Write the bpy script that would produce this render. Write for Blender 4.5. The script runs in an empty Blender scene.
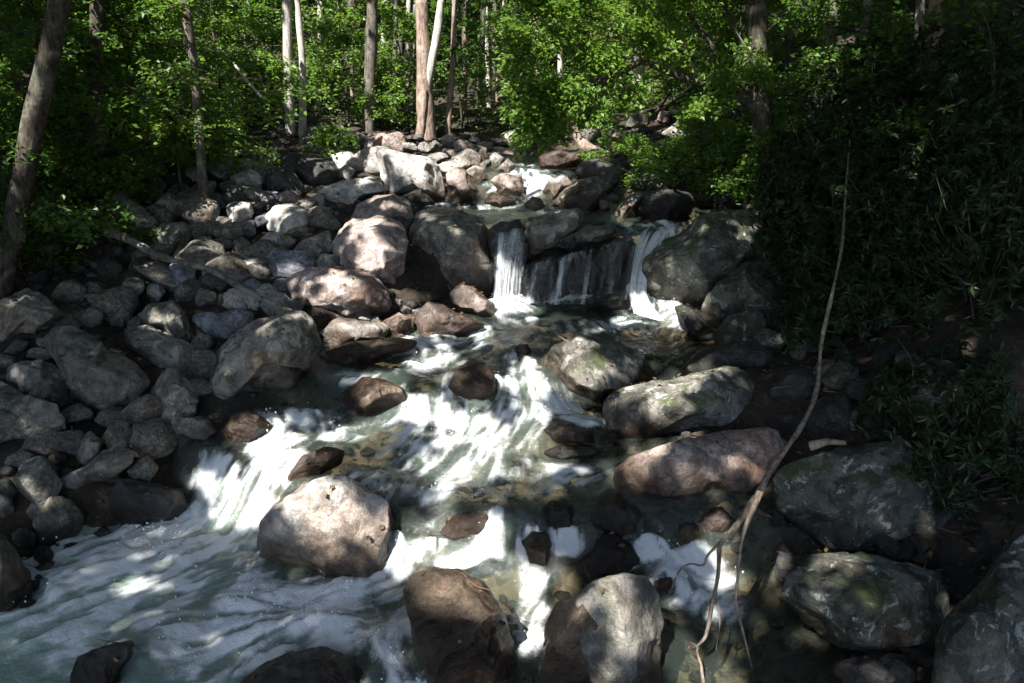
import bpy, math, random
import numpy as np
from mathutils import Vector

# ------------------------------------------------------------------ camera, sky, sun, exposure
scene = bpy.context.scene
LINK = scene.collection.objects.link
W_PX, H_PX, F_PX, V_HOR, CAM_H = 1024, 683, 800.0, 40.0, 5.0
PITCH = math.atan((H_PX / 2 - V_HOR) / F_PX)
cam_d = bpy.data.cameras.new('camera')
cam = bpy.data.objects.new('camera', cam_d); LINK(cam)
cam.location = (0, 0, CAM_H)
cam.rotation_euler = (math.pi / 2 - PITCH, 0, 0)
cam_d.sensor_width = 36; cam_d.lens = F_PX / W_PX * 36
cam_d.clip_start = 0.1; cam_d.clip_end = 500
scene.camera = cam

SUN_EL = math.radians(52)
SUN_AZ = math.atan2(-0.34, -0.50)                 # measured from +Y towards +X: behind the camera, a little left
SUN = np.array([math.sin(SUN_AZ) * math.cos(SUN_EL), math.cos(SUN_AZ) * math.cos(SUN_EL), math.sin(SUN_EL)])
world = bpy.data.worlds.new('World'); scene.world = world
world.use_nodes = True
nt = world.node_tree
sky = nt.nodes.new('ShaderNodeTexSky'); sky.sky_type = 'NISHITA'; sky.sun_disc = False
sky.sun_elevation = SUN_EL; sky.sun_rotation = SUN_AZ
bg = nt.nodes['Background']; bg.inputs['Strength'].default_value = 0.11
nt.links.new(sky.outputs[0], bg.inputs['Color'])
sun_d = bpy.data.lights.new('sun', 'SUN'); sun_d.energy = 5.0; sun_d.angle = math.radians(0.53)
sun_d.color = (1.0, 0.95, 0.88)
sun = bpy.data.objects.new('sun', sun_d); LINK(sun)
sun.rotation_euler = Vector(-SUN).to_track_quat('-Z', 'Y').to_euler()
sun.location = (0, 0, 60)
scene.view_settings.view_transform = 'Standard'
scene.view_settings.look = 'None'
scene.view_settings.exposure = 1.78
scene.view_settings.gamma = 1
scene.view_settings.use_curve_mapping = False
try:
    scene.cycles.max_bounces = 7; scene.cycles.transparent_max_bounces = 10
    scene.cycles.caustics_reflective = False; scene.cycles.caustics_refractive = False
    scene.cycles.sample_clamp_indirect = 4.0
except Exception:
    pass

# ------------------------------------------------------------------ numeric helpers
RNG = np.random.default_rng(7)
FWD = np.array([0, math.cos(PITCH), -math.sin(PITCH)])
UPV = np.array([0, math.sin(PITCH), math.cos(PITCH)])
RGT = np.array([1.0, 0, 0])
CAM = np.array([0, 0, CAM_H])

def ray(u, v):
    return FWD + RGT * ((u - 512) / F_PX) + UPV * ((341.5 - v) / F_PX)
def at(u, v, Y):
    """the point at distance Y (world y) along the line of sight through (u, v)"""
    d = ray(u, v); return CAM + d * (Y / d[1])
def project(P):
    q = P - CAM
    dep = np.maximum(q @ FWD, 0.05)
    return 512 + F_PX * (q @ RGT) / dep, 341.5 - F_PX * (q @ UPV) / dep, dep
def sstep(a, b, x):
    t = np.clip((x - a) / (b - a + 1e-12), 0, 1); return t * t * (3 - 2 * t)

def _hash(ix, iy, iz, seed):
    h = (ix.astype(np.int64) * 374761393 + iy.astype(np.int64) * 668265263 + iz.astype(np.int64) * 2147483647 + seed * 1274126177) & 0xFFFFFFFF
    h = ((h ^ (h >> 13)) * 1274126177) & 0xFFFFFFFF
    h = ((h ^ (h >> 16)) * 2246822519) & 0xFFFFFFFF
    return ((h ^ (h >> 15)) & 0xFFFFFF) / float(0xFFFFFF) * 2 - 1
def vnoise(P, seed=0):
    i = np.floor(P).astype(np.int64); f = P - i
    w = f * f * f * (f * (f * 6 - 15) + 10)
    out = 0
    for dx in (0, 1):
        wx = w[:, 0] if dx else 1 - w[:, 0]
        for dy in (0, 1):
            wy = w[:, 1] if dy else 1 - w[:, 1]
            for dz in (0, 1):
                wz = w[:, 2] if dz else 1 - w[:, 2]
                out = out + _hash(i[:, 0] + dx, i[:, 1] + dy, i[:, 2] + dz, seed) * wx * wy * wz
    return out
def fbm(P, seed=0, octs=4, gain=0.5):
    o = 0; a = 1; s = 0; Q = np.asarray(P, float)
    for k in range(octs):
        o = o + a * vnoise(Q, seed + 17 * k); s += a; a *= gain; Q = Q * 2.03 + 11.3
    return o / s
def P2(x, y, z=0.0):
    return np.stack([np.ravel(x), np.ravel(y), np.full(np.size(x), z)], 1)

def mesh_np(name, V, faces, mat=None, smooth=True, attrs=None):
    """faces: (M,k) array of vertex ids, or a list of such arrays"""
    fl = faces if isinstance(faces, list) else [faces]
    fl = [np.asarray(f, np.int32) for f in fl if len(f)]
    me = bpy.data.meshes.new(name)
    V = np.ascontiguousarray(V, np.float32)
    loops = np.concatenate([f.ravel() for f in fl]); sizes = np.concatenate([np.full(len(f), f.shape[1], np.int32) for f in fl])
    me.vertices.add(len(V)); me.vertices.foreach_set('co', V.ravel())
    me.loops.add(len(loops)); me.loops.foreach_set('vertex_index', loops)
    me.polygons.add(len(sizes))
    starts = np.concatenate([[0], np.cumsum(sizes)[:-1]]).astype(np.int32)
    me.polygons.foreach_set('loop_start', starts)
    try: me.polygons.foreach_set('loop_total', sizes)
    except Exception: pass
    me.update(calc_edges=True)
    me.polygons.foreach_set('use_smooth', np.full(len(sizes), smooth))
    for k, a in (attrs or {}).items():
        at_ = me.attributes.new(k, 'FLOAT', 'POINT'); at_.data.foreach_set('value', np.ascontiguousarray(a, np.float32))
    if mat: me.materials.append(mat)
    return me
def add_obj(name, me, parent=None, loc=None):
    o = bpy.data.objects.new(name, me); LINK(o)
    if loc is not None: o.location = loc
    if parent is not None: o.parent = parent
    return o
def smooth_path(pts, n):
    pts = np.asarray(pts, float); m = len(pts)
    if m == 2: t = np.linspace(0, 1, n)[:, None]; return pts[0] * (1 - t) + pts[1] * t
    P = np.concatenate([[2 * pts[0] - pts[1]], pts, [2 * pts[-1] - pts[-2]]]); out = []
    for s in np.linspace(0, m - 1 - 1e-6, n):
        i = int(s); f = s - i; a, b, c, d = P[i:i + 4]
        out.append(.5 * (2 * b + (c - a) * f + (2 * a - 5 * b + 4 * c - d) * f * f + (3 * b - a - 3 * c + d) * f ** 3))
    return np.array(out)
def tag(o, label=None, cat=None, group=None, kind=None):
    if label: o['label'] = label
    if cat: o['category'] = cat
    if group: o['group'] = group
    if kind: o['kind'] = kind
    return o
def empty(name, loc, label, cat, group=None):
    o = bpy.data.objects.new(name, None); LINK(o); o.location = loc; o.empty_display_size = 0.2
    return tag(o, label, cat, group)

# ------------------------------------------------------------------ the lie of the land
def piece(tab):
    a = np.array(tab, float); return lambda y: np.interp(y, a[:, 0], a[:, 1])
_edge_px = [(760, -0.02, -150, 800), (683, 0, -60, 790), (620, .02, 10, 800), (560, .08, 45, 780), (520, .2, 110, 760), (480, .5, 180, 640), (440, .6, 215, 640),
            (400, .8, 262, 640), (360, .93, 325, 700), (320, .97, 395, 705), (296, 1.0, 470, 668), (228, 2.1, 478, 700), (205, 2.12, 432, 712),
            (193, 2.15, 440, 600), (172, 2.38, 495, 575), (158, 2.4, 488, 600)]
_ed = []
for v, z, ul, ur in _edge_px:
    r = ray(ul, v); t = (z - CAM_H) / r[2]; r2 = ray(ur, v)
    _ed.append((r[1] * t, r[0] * t, r2[0] * t))
_ed = np.array(sorted(_ed))
def xl_(y): return np.interp(y, _ed[:, 0], _ed[:, 1])
def xr_(y): return np.interp(y, _ed[:, 0], _ed[:, 2])
_L1 = piece([(-4, 8.3), (-3.3, 8.0), (-2.4, 7.35), (-1.2, 6.95), (1, 6.9), (2.5, 7.0)])
_L2 = piece([(-3, 9.3), (-1.5, 9.1), (-.5, 9.0), (.3, 9.2), (1.2, 9.8), (3, 10)])
def water_level(x, y):
    l1, l2 = _L1(x), _L2(x)
    sp = sstep(1.35, 1.9, x)                      # the right-hand chute slopes, the rest drops
    return (0.06 * sstep(5.0, 7.0, y) + 0.48 * sstep(l1 - .5, l1 + .3, y) + 0.06 * sstep(7.2, 9, y) + 0.34 * sstep(l2 - .5, l2 + .3, y)
            + 0.05 * sstep(10, 13, y) + 1.09 * sstep(13.45 - 1.25 * sp, 13.65 + .05 * sp, y) + 0.30 * sstep(16.1, 17.7, y))
_B = piece([(0, -.2), (4, -.15), (5.2, 0), (7, .28), (9, .72), (11, 1.1), (13, 1.65), (15, 2.05), (17, 2.3), (20, 2.5), (24, 2.9), (30, 4.0), (45, 10), (90, 30)])
def ground_base(x, y):
    x = np.asarray(x, float); y = np.asarray(y, float)
    dl = xl_(y) - x; dr = x - xr_(y)
    d = np.maximum(dl, dr)
    fade = 1 - sstep(20.0, 22.0, y)
    w = np.where(d > 0, 1.0, 0)
    bank = _B(y) + np.where(dl > 0, .10 * dl + .45 * np.maximum(0, dl - 5.8), 0) * np.where(y > 22, .6, 1) + np.where(dr > 0, .22 * dr + .5 * np.maximum(0, dr - 2.0), 0)
    wl = water_level(x, y)
    bed = wl - 0.30 * sstep(0.0, .5, -d) - .04
    k = sstep(-.05, .9, d)
    land = bed * (1 - k) + bank * k
    return land * fade + bank * (1 - fade)
def ground_h(x, y):
    g = ground_base(x, y)
    n = fbm(P2(np.ravel(x) * .9, np.ravel(y) * .9), 3, 4).reshape(np.shape(g)) * .16 + fbm(P2(np.ravel(x) * 5, np.ravel(y) * 5), 4, 3).reshape(np.shape(g)) * .05
    far = sstep(22, 40, np.asarray(y, float))
    return g + n * (1 + far * 3) - .05
def surf(x, y):
    x = np.asarray(x, float); y = np.asarray(y, float)
    inw = (x > xl_(y)) & (x < xr_(y)) & (y < 21)
    return np.where(inw, water_level(x, y), ground_base(x, y))
_T = np.concatenate([np.arange(3.5, 26, .02), np.arange(26, 110, .2)])
def hit(u, v):
    P = CAM + _T[:, None] * ray(u, v)[None]
    below = P[:, 2] < surf(P[:, 0], P[:, 1])
    i = int(np.argmax(below)) if below.any() else len(_T) - 1
    return P[i], _T[i]

# ------------------------------------------------------------------ materials
class NB:
    def __init__(s, name):
        s.m = bpy.data.materials.new(name); s.m.use_nodes = True; s.t = s.m.node_tree; s.t.nodes.clear()
    def n(s, typ, **kw):
        nd = s.t.nodes.new(typ)
        for k, v in kw.items():
            if k.startswith('i_'): nd.inputs[k[2:].replace('_', ' ')].default_value = v
            else: setattr(nd, k, v)
        return nd
    def l(s, a, b): s.t.links.new(a, b)
    def noise(s, vec, scale, detail=5, rough=.55, dist=0):
        nd = s.n('ShaderNodeTexNoise'); nd.inputs['Scale'].default_value = scale; nd.inputs['Detail'].default_value = detail
        nd.inputs['Roughness'].default_value = rough; nd.inputs['Distortion'].default_value = dist
        if vec is not None: s.l(vec, nd.inputs['Vector'])
        return nd.outputs['Fac']
    def ramp(s, fac, lo, hi, a=0.0, b=1.0):
        nd = s.n('ShaderNodeMapRange'); nd.interpolation_type = 'SMOOTHSTEP'
        nd.inputs['From Min'].default_value = lo; nd.inputs['From Max'].default_value = hi; nd.inputs['To Min'].default_value = a; nd.inputs['To Max'].default_value = b
        s.l(fac, nd.inputs['Value']); return nd.outputs['Result']
    def mix(s, fac, a, b, typ='MIX'):
        nd = s.n('ShaderNodeMix', data_type='RGBA', blend_type=typ)
        for idx, val in ((0, fac), (6, a), (7, b)):
            if hasattr(val, 'links'): s.l(val, nd.inputs[idx])
            elif idx == 0: nd.inputs[0].default_value = val
            else: nd.inputs[idx].default_value = (*val, 1) if len(val) == 3 else val
        return nd.outputs[2]
    def math(s, op, a, b=0.0):
        nd = s.n('ShaderNodeMath', operation=op)
        for i, val in enumerate((a, b)):
            if hasattr(val, 'links'): s.l(val, nd.inputs[i])
            else: nd.inputs[i].default_value = val
        return nd.outputs[0]
    def attr(s, name): return s.n('ShaderNodeAttribute', attribute_name=name).outputs['Fac']
    def bump(s, h, strength, dist):
        b = s.n('ShaderNodeBump'); b.inputs['Strength'].default_value = strength; b.inputs['Distance'].default_value = dist
        s.l(h, b.inputs['Height']); return b.outputs['Normal']
    def pbsdf(s, col, rough=.8, normal=None, spec=.3):
        p = s.n('ShaderNodeBsdfPrincipled')
        if hasattr(col, 'links'): s.l(col, p.inputs['Base Color'])
        else: p.inputs['Base Color'].default_value = (*col, 1)
        if hasattr(rough, 'links'): s.l(rough, p.inputs['Roughness'])
        else: p.inputs['Roughness'].default_value = rough
        p.inputs['Specular IOR Level'].default_value = spec
        if normal is not None: s.l(normal, p.inputs['Normal'])
        return p
    def out(s, sh):
        o = s.n('ShaderNodeOutputMaterial'); s.l(sh, o.inputs['Surface']); return s.m

def rock_mat(name, light, dark, lichen=(.46, .47, .42), lich_amt=.5, moss=.35, stain=.5, stain_col=(.05, .045, .04), tint=.65):
    b = NB(name)
    tc = b.n('ShaderNodeTexCoord'); oi = b.n('ShaderNodeObjectInfo')
    off = b.n('ShaderNodeVectorMath', operation='ADD'); b.l(tc.outputs['Object'], off.inputs[0])
    sc = b.n('ShaderNodeVectorMath', operation='SCALE'); sc.inputs['Scale'].default_value = 37.0
    cv = b.n('ShaderNodeCombineXYZ'); b.l(oi.outputs['Random'], cv.inputs[0]); b.l(oi.outputs['Random'], cv.inputs[1]); b.l(cv.outputs[0], sc.inputs[0]); b.l(sc.outputs[0], off.inputs[1])
    vec = off.outputs[0]
    big = b.noise(vec, 1.3, 6, .6, .6); mid = b.noise(vec, 4.2, 8, .68, .3); fine = b.noise(vec, 20, 6, .75); grain = b.noise(vec, 62, 3, .7)
    col = b.mix(b.ramp(big, .35, .66), dark, light)
    col = b.mix(b.ramp(mid, .44, .60, 0, .75), col, tuple(c * .38 for c in dark))
    col = b.mix(b.ramp(fine, .54, .68, .0, .32), col, tuple(min(.8, c * 1.35) for c in light))
    col = b.mix(b.ramp(fine, .46, .34, .0, .40), col, tuple(c * .4 for c in dark))
    huge = b.noise(vec, .85, 5, .6, .8)
    col = b.mix(b.ramp(huge, .50, .66, 0, tint), col, b.mix(1.0, col, (.78, .50, .32), 'MULTIPLY'))
    lp = b.noise(vec, 5.0, 9, .72, .9)
    col = b.mix(b.ramp(lp, .555, .60, 0, lich_amt), col, lichen)
    sp = b.noise(vec, 2.4, 9, .68, .8)
    col = b.mix(b.ramp(sp, .53, .60, 0, stain), col, stain_col)
    gm = b.n('ShaderNodeMix', data_type='RGBA', blend_type='MULTIPLY'); gm.inputs[0].default_value = .5
    b.l(col, gm.inputs[6]); cr = b.n('ShaderNodeCombineColor'); gv = b.ramp(grain, .25, .75, .25, 1.5)
    for i in range(3): b.l(gv, cr.inputs[i])
    b.l(cr.outputs[0], gm.inputs[7]); col = gm.outputs[2]
    # moss sits on the top faces only, in patches
    geo = b.n('ShaderNodeNewGeometry'); sep = b.n('ShaderNodeSeparateXYZ'); b.l(geo.outputs['Normal'], sep.inputs[0])
    mm = b.math('MULTIPLY', b.ramp(sep.outputs[2], .05, .7), b.ramp(b.noise(vec, 2.6, 7, .66, .5), .5, .62))
    col = b.mix(b.math('MULTIPLY', mm, moss), col, (.045, .06, .018))
    # each stone a little lighter or darker than the next
    v = b.n('ShaderNodeHueSaturation'); b.l(col, v.inputs['Color']); b.l(b.ramp(oi.outputs['Random'], 0, 1, .75, 1.2), v.inputs['Value'])
    col = v.outputs[0]
    wet = b.attr('wet')
    wetn = b.math('MULTIPLY', wet, b.ramp(mid, .2, .5, .6, 1))
    col = b.mix(wetn, col, b.mix(1.0, col, (.20, .155, .12), 'MULTIPLY'))
    rough = b.ramp(wetn, 0, 1, .85, .28)
    hgt = b.math('ADD', b.math('MULTIPLY', mid, .9), b.math('ADD', b.math('MULTIPLY', fine, .22), b.math('MULTIPLY', grain, .05)))
    vo = b.n('ShaderNodeTexVoronoi', feature='DISTANCE_TO_EDGE'); vo.inputs['Scale'].default_value = 1.7
    wv = b.n('ShaderNodeVectorMath', operation='ADD'); nz_ = b.n('ShaderNodeTexNoise'); nz_.inputs['Scale'].default_value = 2.5; nz_.inputs['Detail'].default_value = 5; b.l(vec, nz_.inputs['Vector'])
    b.l(vec, wv.inputs[0]); b.l(nz_.outputs['Color'], wv.inputs[1]); b.l(wv.outputs[0], vo.inputs['Vector'])
    crack = b.math('MULTIPLY', b.ramp(vo.outputs['Distance'], .0, .014, 1, 0), b.ramp(big, .54, .64))
    col = b.mix(b.math('MULTIPLY', crack, .4), col, (.03, .027, .024))
    hgt = b.math('SUBTRACT', hgt, b.math('MULTIPLY', crack, .15))
    p = b.pbsdf(col, rough, b.bump(hgt, 1.0, .075), .35)
    return b.out(p.outputs[0])

MAT = {
    'grey': rock_mat('grey_rock', (.31, .295, .26), (.165, .155, .135)),
    'pale': rock_mat('pale_rock', (.58, .56, .53), (.38, .36, .335), lichen=(.58, .57, .54), moss=.1, stain=.4, stain_col=(.15, .12, .10), tint=.4),  # colour raised towards the burnt-out white of stone in full sun
    'pink': rock_mat('pinkish_rock', (.44, .37, .34), (.26, .20, .18), lichen=(.55, .5, .47), moss=.25, stain=.5, stain_col=(.11, .085, .07)),  # pinkish white look of sunlit stone put into the colour
    'brown': rock_mat('brown_rock', (.25, .185, .135), (.12, .088, .063), lichen=(.42, .35, .27), lich_amt=.35, moss=.2, stain=.55, stain_col=(.06, .045, .035)),
    'dark': rock_mat('dark_rock', (.085, .082, .08), (.038, .036, .035), lichen=(.2, .2, .19), lich_amt=.35, moss=.3, stain=.5, stain_col=(.025, .023, .022)),
    'moss': rock_mat('mossy_rock', (.30, .285, .255), (.125, .122, .105), lichen=(.44, .45, .40), lich_amt=.8, moss=.8, stain=.75, stain_col=(.03, .032, .024)),
    'lichen': rock_mat('lichened_rock', (.175, .178, .155), (.075, .078, .065), lichen=(.42, .43, .38), lich_amt=.8, moss=.8, stain=.8, stain_col=(.025, .026, .02)),
    'slate': rock_mat('slate_rock', (.27, .285, .33), (.16, .17, .20), lichen=(.4, .42, .46), moss=.1, stain=.35),
}

def leaf_mat(name, base, tip, trans, rough=.45, spec=.35, tw=.45):
    b = NB(name)
    geo = b.n('ShaderNodeNewGeometry'); r = geo.outputs['Random Per Island']
    col = b.mix(r, base, tip)
    tcol = b.mix(r, tuple(c * .7 for c in trans), trans)
    p = b.pbsdf(col, rough, None, spec)
    t = b.n('ShaderNodeBsdfTranslucent'); b.l(tcol, t.inputs['Color'])
    mx = b.n('ShaderNodeMixShader'); mx.inputs[0].default_value = tw; b.l(p.outputs[0], mx.inputs[1]); b.l(t.outputs[0], mx.inputs[2])
    return b.out(mx.outputs[0])
LEAF = {
    'maple': leaf_mat('maple_leaf', (.038, .100, .018), (.095, .165, .028), (.17, .34, .030)),
    'backlit': leaf_mat('backlit_leaf', (.058, .135, .020), (.13, .21, .034), (.27, .44, .05)),  # brighter, yellower leaf copy: light through the leaves put into the colour
    'laurel': leaf_mat('laurel_leaf', (.012, .026, .009), (.027, .046, .016), (.04, .07, .02), rough=.42, spec=.25, tw=.25),  # leaf colour darkened to stand in for the right bank's deep shade
    'shade_canopy': leaf_mat('shade_canopy_leaf', (.035, .085, .018), (.060, .12, .025), (.06, .13, .02), tw=.3),
}
def bark_mat(name, a, c, lichen, amt):
    b = NB(name)
    tc = b.n('ShaderNodeTexCoord'); mp = b.n('ShaderNodeMapping'); b.l(tc.outputs['Object'], mp.inputs[0]); mp.inputs['Scale'].default_value = (1, 1, .22)
    n1 = b.noise(mp.outputs[0], 22, 6, .65, .4); n2 = b.noise(tc.outputs['Object'], 2.2, 6, .65, .8)
    col = b.mix(b.ramp(n1, .35, .65), a, c)
    col = b.mix(b.ramp(n2, .5, .62, 0, amt), col, lichen)
    p = b.pbsdf(col, .88, b.bump(n1, .8, .03), .2)
    return b.out(p.outputs[0])
BARK = {
    'grey': bark_mat('grey_bark', (.05, .044, .036), (.15, .135, .115), (.26, .27, .23), .6),
    'dark': bark_mat('dark_bark', (.020, .017, .014), (.075, .062, .050), (.17, .18, .14), .55),
    'pale': bark_mat('pale_bark', (.30, .28, .25), (.52, .49, .45), (.20, .19, .16), .5),
    'red': bark_mat('reddish_bark', (.13, .09, .07), (.30, .23, .19), (.42, .38, .34), .5),
    'dead': bark_mat('weathered_wood', (.085, .066, .05), (.27, .21, .165), (.36, .31, .26), .5),
}
def ground_mat():
    b = NB('leaf_litter_and_bed')
    tc = b.n('ShaderNodeTexCoord'); v = tc.outputs['Object']
    n1 = b.noise(v, 1.4, 6, .6); n2 = b.noise(v, 16, 6, .7); vo = b.n('ShaderNodeTexVoronoi'); vo.inputs['Scale'].default_value = 9; b.l(v, vo.inputs['Vector'])
    col = b.mix(b.ramp(n1, .4, .6), (.018, .015, .012), (.042, .034, .026))  # soil colour kept near black, as shade in the gaps between stones
    col = b.mix(b.ramp(n2, .5, .7, 0, .7), col, (.11, .08, .05))
    sep = b.n('ShaderNodeSeparateColor'); b.l(vo.outputs['Color'], sep.inputs[0])
    bedc = b.mix(sep.outputs[0], (.055, .050, .041), (.17, .15, .115))
    bedc = b.mix(b.ramp(n1, .35, .65, 0, .6), bedc, (.07, .066, .04))
    bed = b.attr('bed')
    col = b.mix(bed, col, bedc)
    h = b.math('ADD', b.math('MULTIPLY', n2, .6), b.math('MULTIPLY', vo.outputs['Distance'], b.math('MULTIPLY', bed, -.8)))
    p = b.pbsdf(col, .9, b.bump(h, .8, .06), .2)
    return b.out(p.outputs[0])
def water_mat(name, fall=False):
    b = NB(name)
    tc = b.n('ShaderNodeTexCoord'); v = tc.outputs['Object']
    foam = b.attr('foam'); murk = b.attr('murk')
    n1 = b.noise(v, 26, 5, .65, .4); n2 = b.noise(v, 90, 3, .6)
    f = b.math('ADD', foam, b.math('MULTIPLY', b.math('SUBTRACT', n1, .5), .45))
    f = b.math('ADD', f, b.math('MULTIPLY', b.math('SUBTRACT', n2, .5), .35))
    f = b.math('MULTIPLY', b.math('POWER', b.ramp(f, .07, .92), 1.15), b.ramp(foam, .0, .12))
    hw = b.math('ADD', b.noise(v, 11, 3, .55, .3), b.math('MULTIPLY', n1, .35))
    nw = b.bump(hw, .5, .06)
    tr = b.n('ShaderNodeBsdfTransparent'); tr.inputs['Color'].default_value = (.80, .78, .70, 1)
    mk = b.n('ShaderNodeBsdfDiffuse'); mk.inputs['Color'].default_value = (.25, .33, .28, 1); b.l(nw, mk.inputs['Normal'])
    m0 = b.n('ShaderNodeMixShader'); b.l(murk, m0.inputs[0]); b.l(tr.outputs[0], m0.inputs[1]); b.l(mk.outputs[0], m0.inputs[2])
    gl = b.n('ShaderNodeBsdfGlossy'); gl.inputs['Roughness'].default_value = .06; gl.inputs['Color'].default_value = (1, 1, 1, 1); b.l(nw, gl.inputs['Normal'])
    fr = b.n('ShaderNodeFresnel'); fr.inputs['IOR'].default_value = 1.33; b.l(nw, fr.inputs['Normal'])
    m1 = b.n('ShaderNodeMixShader'); b.l(fr.outputs[0], m1.inputs[0]); b.l(m0.outputs[0], m1.inputs[1]); b.l(gl.outputs[0], m1.inputs[2])
    nf = b.bump(b.math('ADD', n1, b.math('MULTIPLY', n2, .4)), .6, .04)
    wd = b.n('ShaderNodeBsdfDiffuse'); wd.inputs['Color'].default_value = (.84, .87, .88, 1); b.l(nf, wd.inputs['Normal'])
    wt = b.n('ShaderNodeBsdfTranslucent'); wt.inputs['Color'].default_value = (.55, .60, .62, 1)
    mw = b.n('ShaderNodeMixShader'); mw.inputs[0].default_value = .25; b.l(wd.outputs[0], mw.inputs[1]); b.l(wt.outputs[0], mw.inputs[2])
    m2 = b.n('ShaderNodeMixShader'); b.l(f, m2.inputs[0]); b.l(m1.outputs[0], m2.inputs[1]); b.l(mw.outputs[0], m2.inputs[2])
    return b.out(m2.outputs[0])
M_GROUND = ground_mat(); M_WATER = water_mat('stream_water')

# ------------------------------------------------------------------ ground
def axis(lo, hi, step, far_lo, far_hi, g=1.16):
    a = list(np.arange(lo, hi, step)); s = step
    while a[-1] < far_hi: s *= g; a.append(a[-1] + s)
    s = step
    while a[0] > far_lo: s *= g; a.insert(0, a[0] - s)
    return np.array(a)
def grid_faces(nx, ny):
    i = np.arange(nx * ny).reshape(ny, nx)
    return np.stack([i[:-1, :-1].ravel(), i[:-1, 1:].ravel(), i[1:, 1:].ravel(), i[1:, :-1].ravel()], 1)
gx = axis(-9, 8, .07, -90, 90); gy = axis(3.2, 22, .07, -25, 150)
X, Y = np.meshgrid(gx, gy)
Z = ground_h(X, Y)
inw = np.minimum(X - xl_(Y), xr_(Y) - X)
bed = np.maximum(sstep(-.2, .15, inw), 0 * sstep(-6.2, -5.0, X - xl_(Y)) * (X < xl_(Y) + .2)) * (1 - sstep(19.5, 22, Y))
me = mesh_np('ground', np.stack([X.ravel(), Y.ravel(), Z.ravel()], 1), grid_faces(len(gx), len(gy)), M_GROUND, attrs={'bed': bed.ravel()})
tag(add_obj('ground', me), 'brown leaf littered forest ground with stony stream bed', kind='structure')

# ------------------------------------------------------------------ rocks
import bmesh
_ico = {}
def ico(n):
    if n not in _ico:
        bm = bmesh.new(); bmesh.ops.create_icosphere(bm, subdivisions=n, radius=1)
        bm.verts.ensure_lookup_table()
        V = np.array([v.co[:] for v in bm.verts]); F = np.array([[v.index for v in f.verts] for f in bm.faces]); bm.free()
        _ico[n] = (V / np.linalg.norm(V, axis=1)[:, None], F)
    return _ico[n]
def poly_radius(poly, cu, cv):
    """radius of the outline round (cu, cv) for 360 directions"""
    p = np.array(poly, float) - (cu, cv); q = np.roll(p, -1, 0)
    ang = np.radians(np.arange(360)); d = np.stack([np.cos(ang), np.sin(ang)], 1)
    R = np.zeros(360)
    for a, b in zip(p, q):
        e = b - a; den = d[:, 0] * e[1] - d[:, 1] * e[0]
        den = np.where(abs(den) < 1e-9, 1e-9, den)
        t = (a[0] * e[1] - a[1] * e[0]) / den; s = (a[0] * d[:, 1] - a[1] * d[:, 0]) / den
        ok = (t > 0) & (s >= -1e-6) & (s <= 1 + 1e-6)
        R = np.where(ok & (t > R), t, R)
    k = np.exp(-.5 * (np.arange(-9, 10) / 3.0) ** 2); k /= k.sum()
    return np.convolve(np.concatenate([R[-9:], R, R[:9]]), k, 'valid')
def wetness(P, top=.5):
    x, y = P[:, 0], P[:, 1]
    near = 1 - sstep(.15, .7, np.maximum(xl_(y) - x, x - xr_(y)))
    h = P[:, 2] - water_level(x, y)
    n = fbm(P * 2.3, 91, 4)
    return near * (1 - sstep(.10, top, h + n * .30)) * (y < 20.5)
ROCK_XYR = []                                        # plan position and radius of the stones standing in the stream
HERO = []
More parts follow.
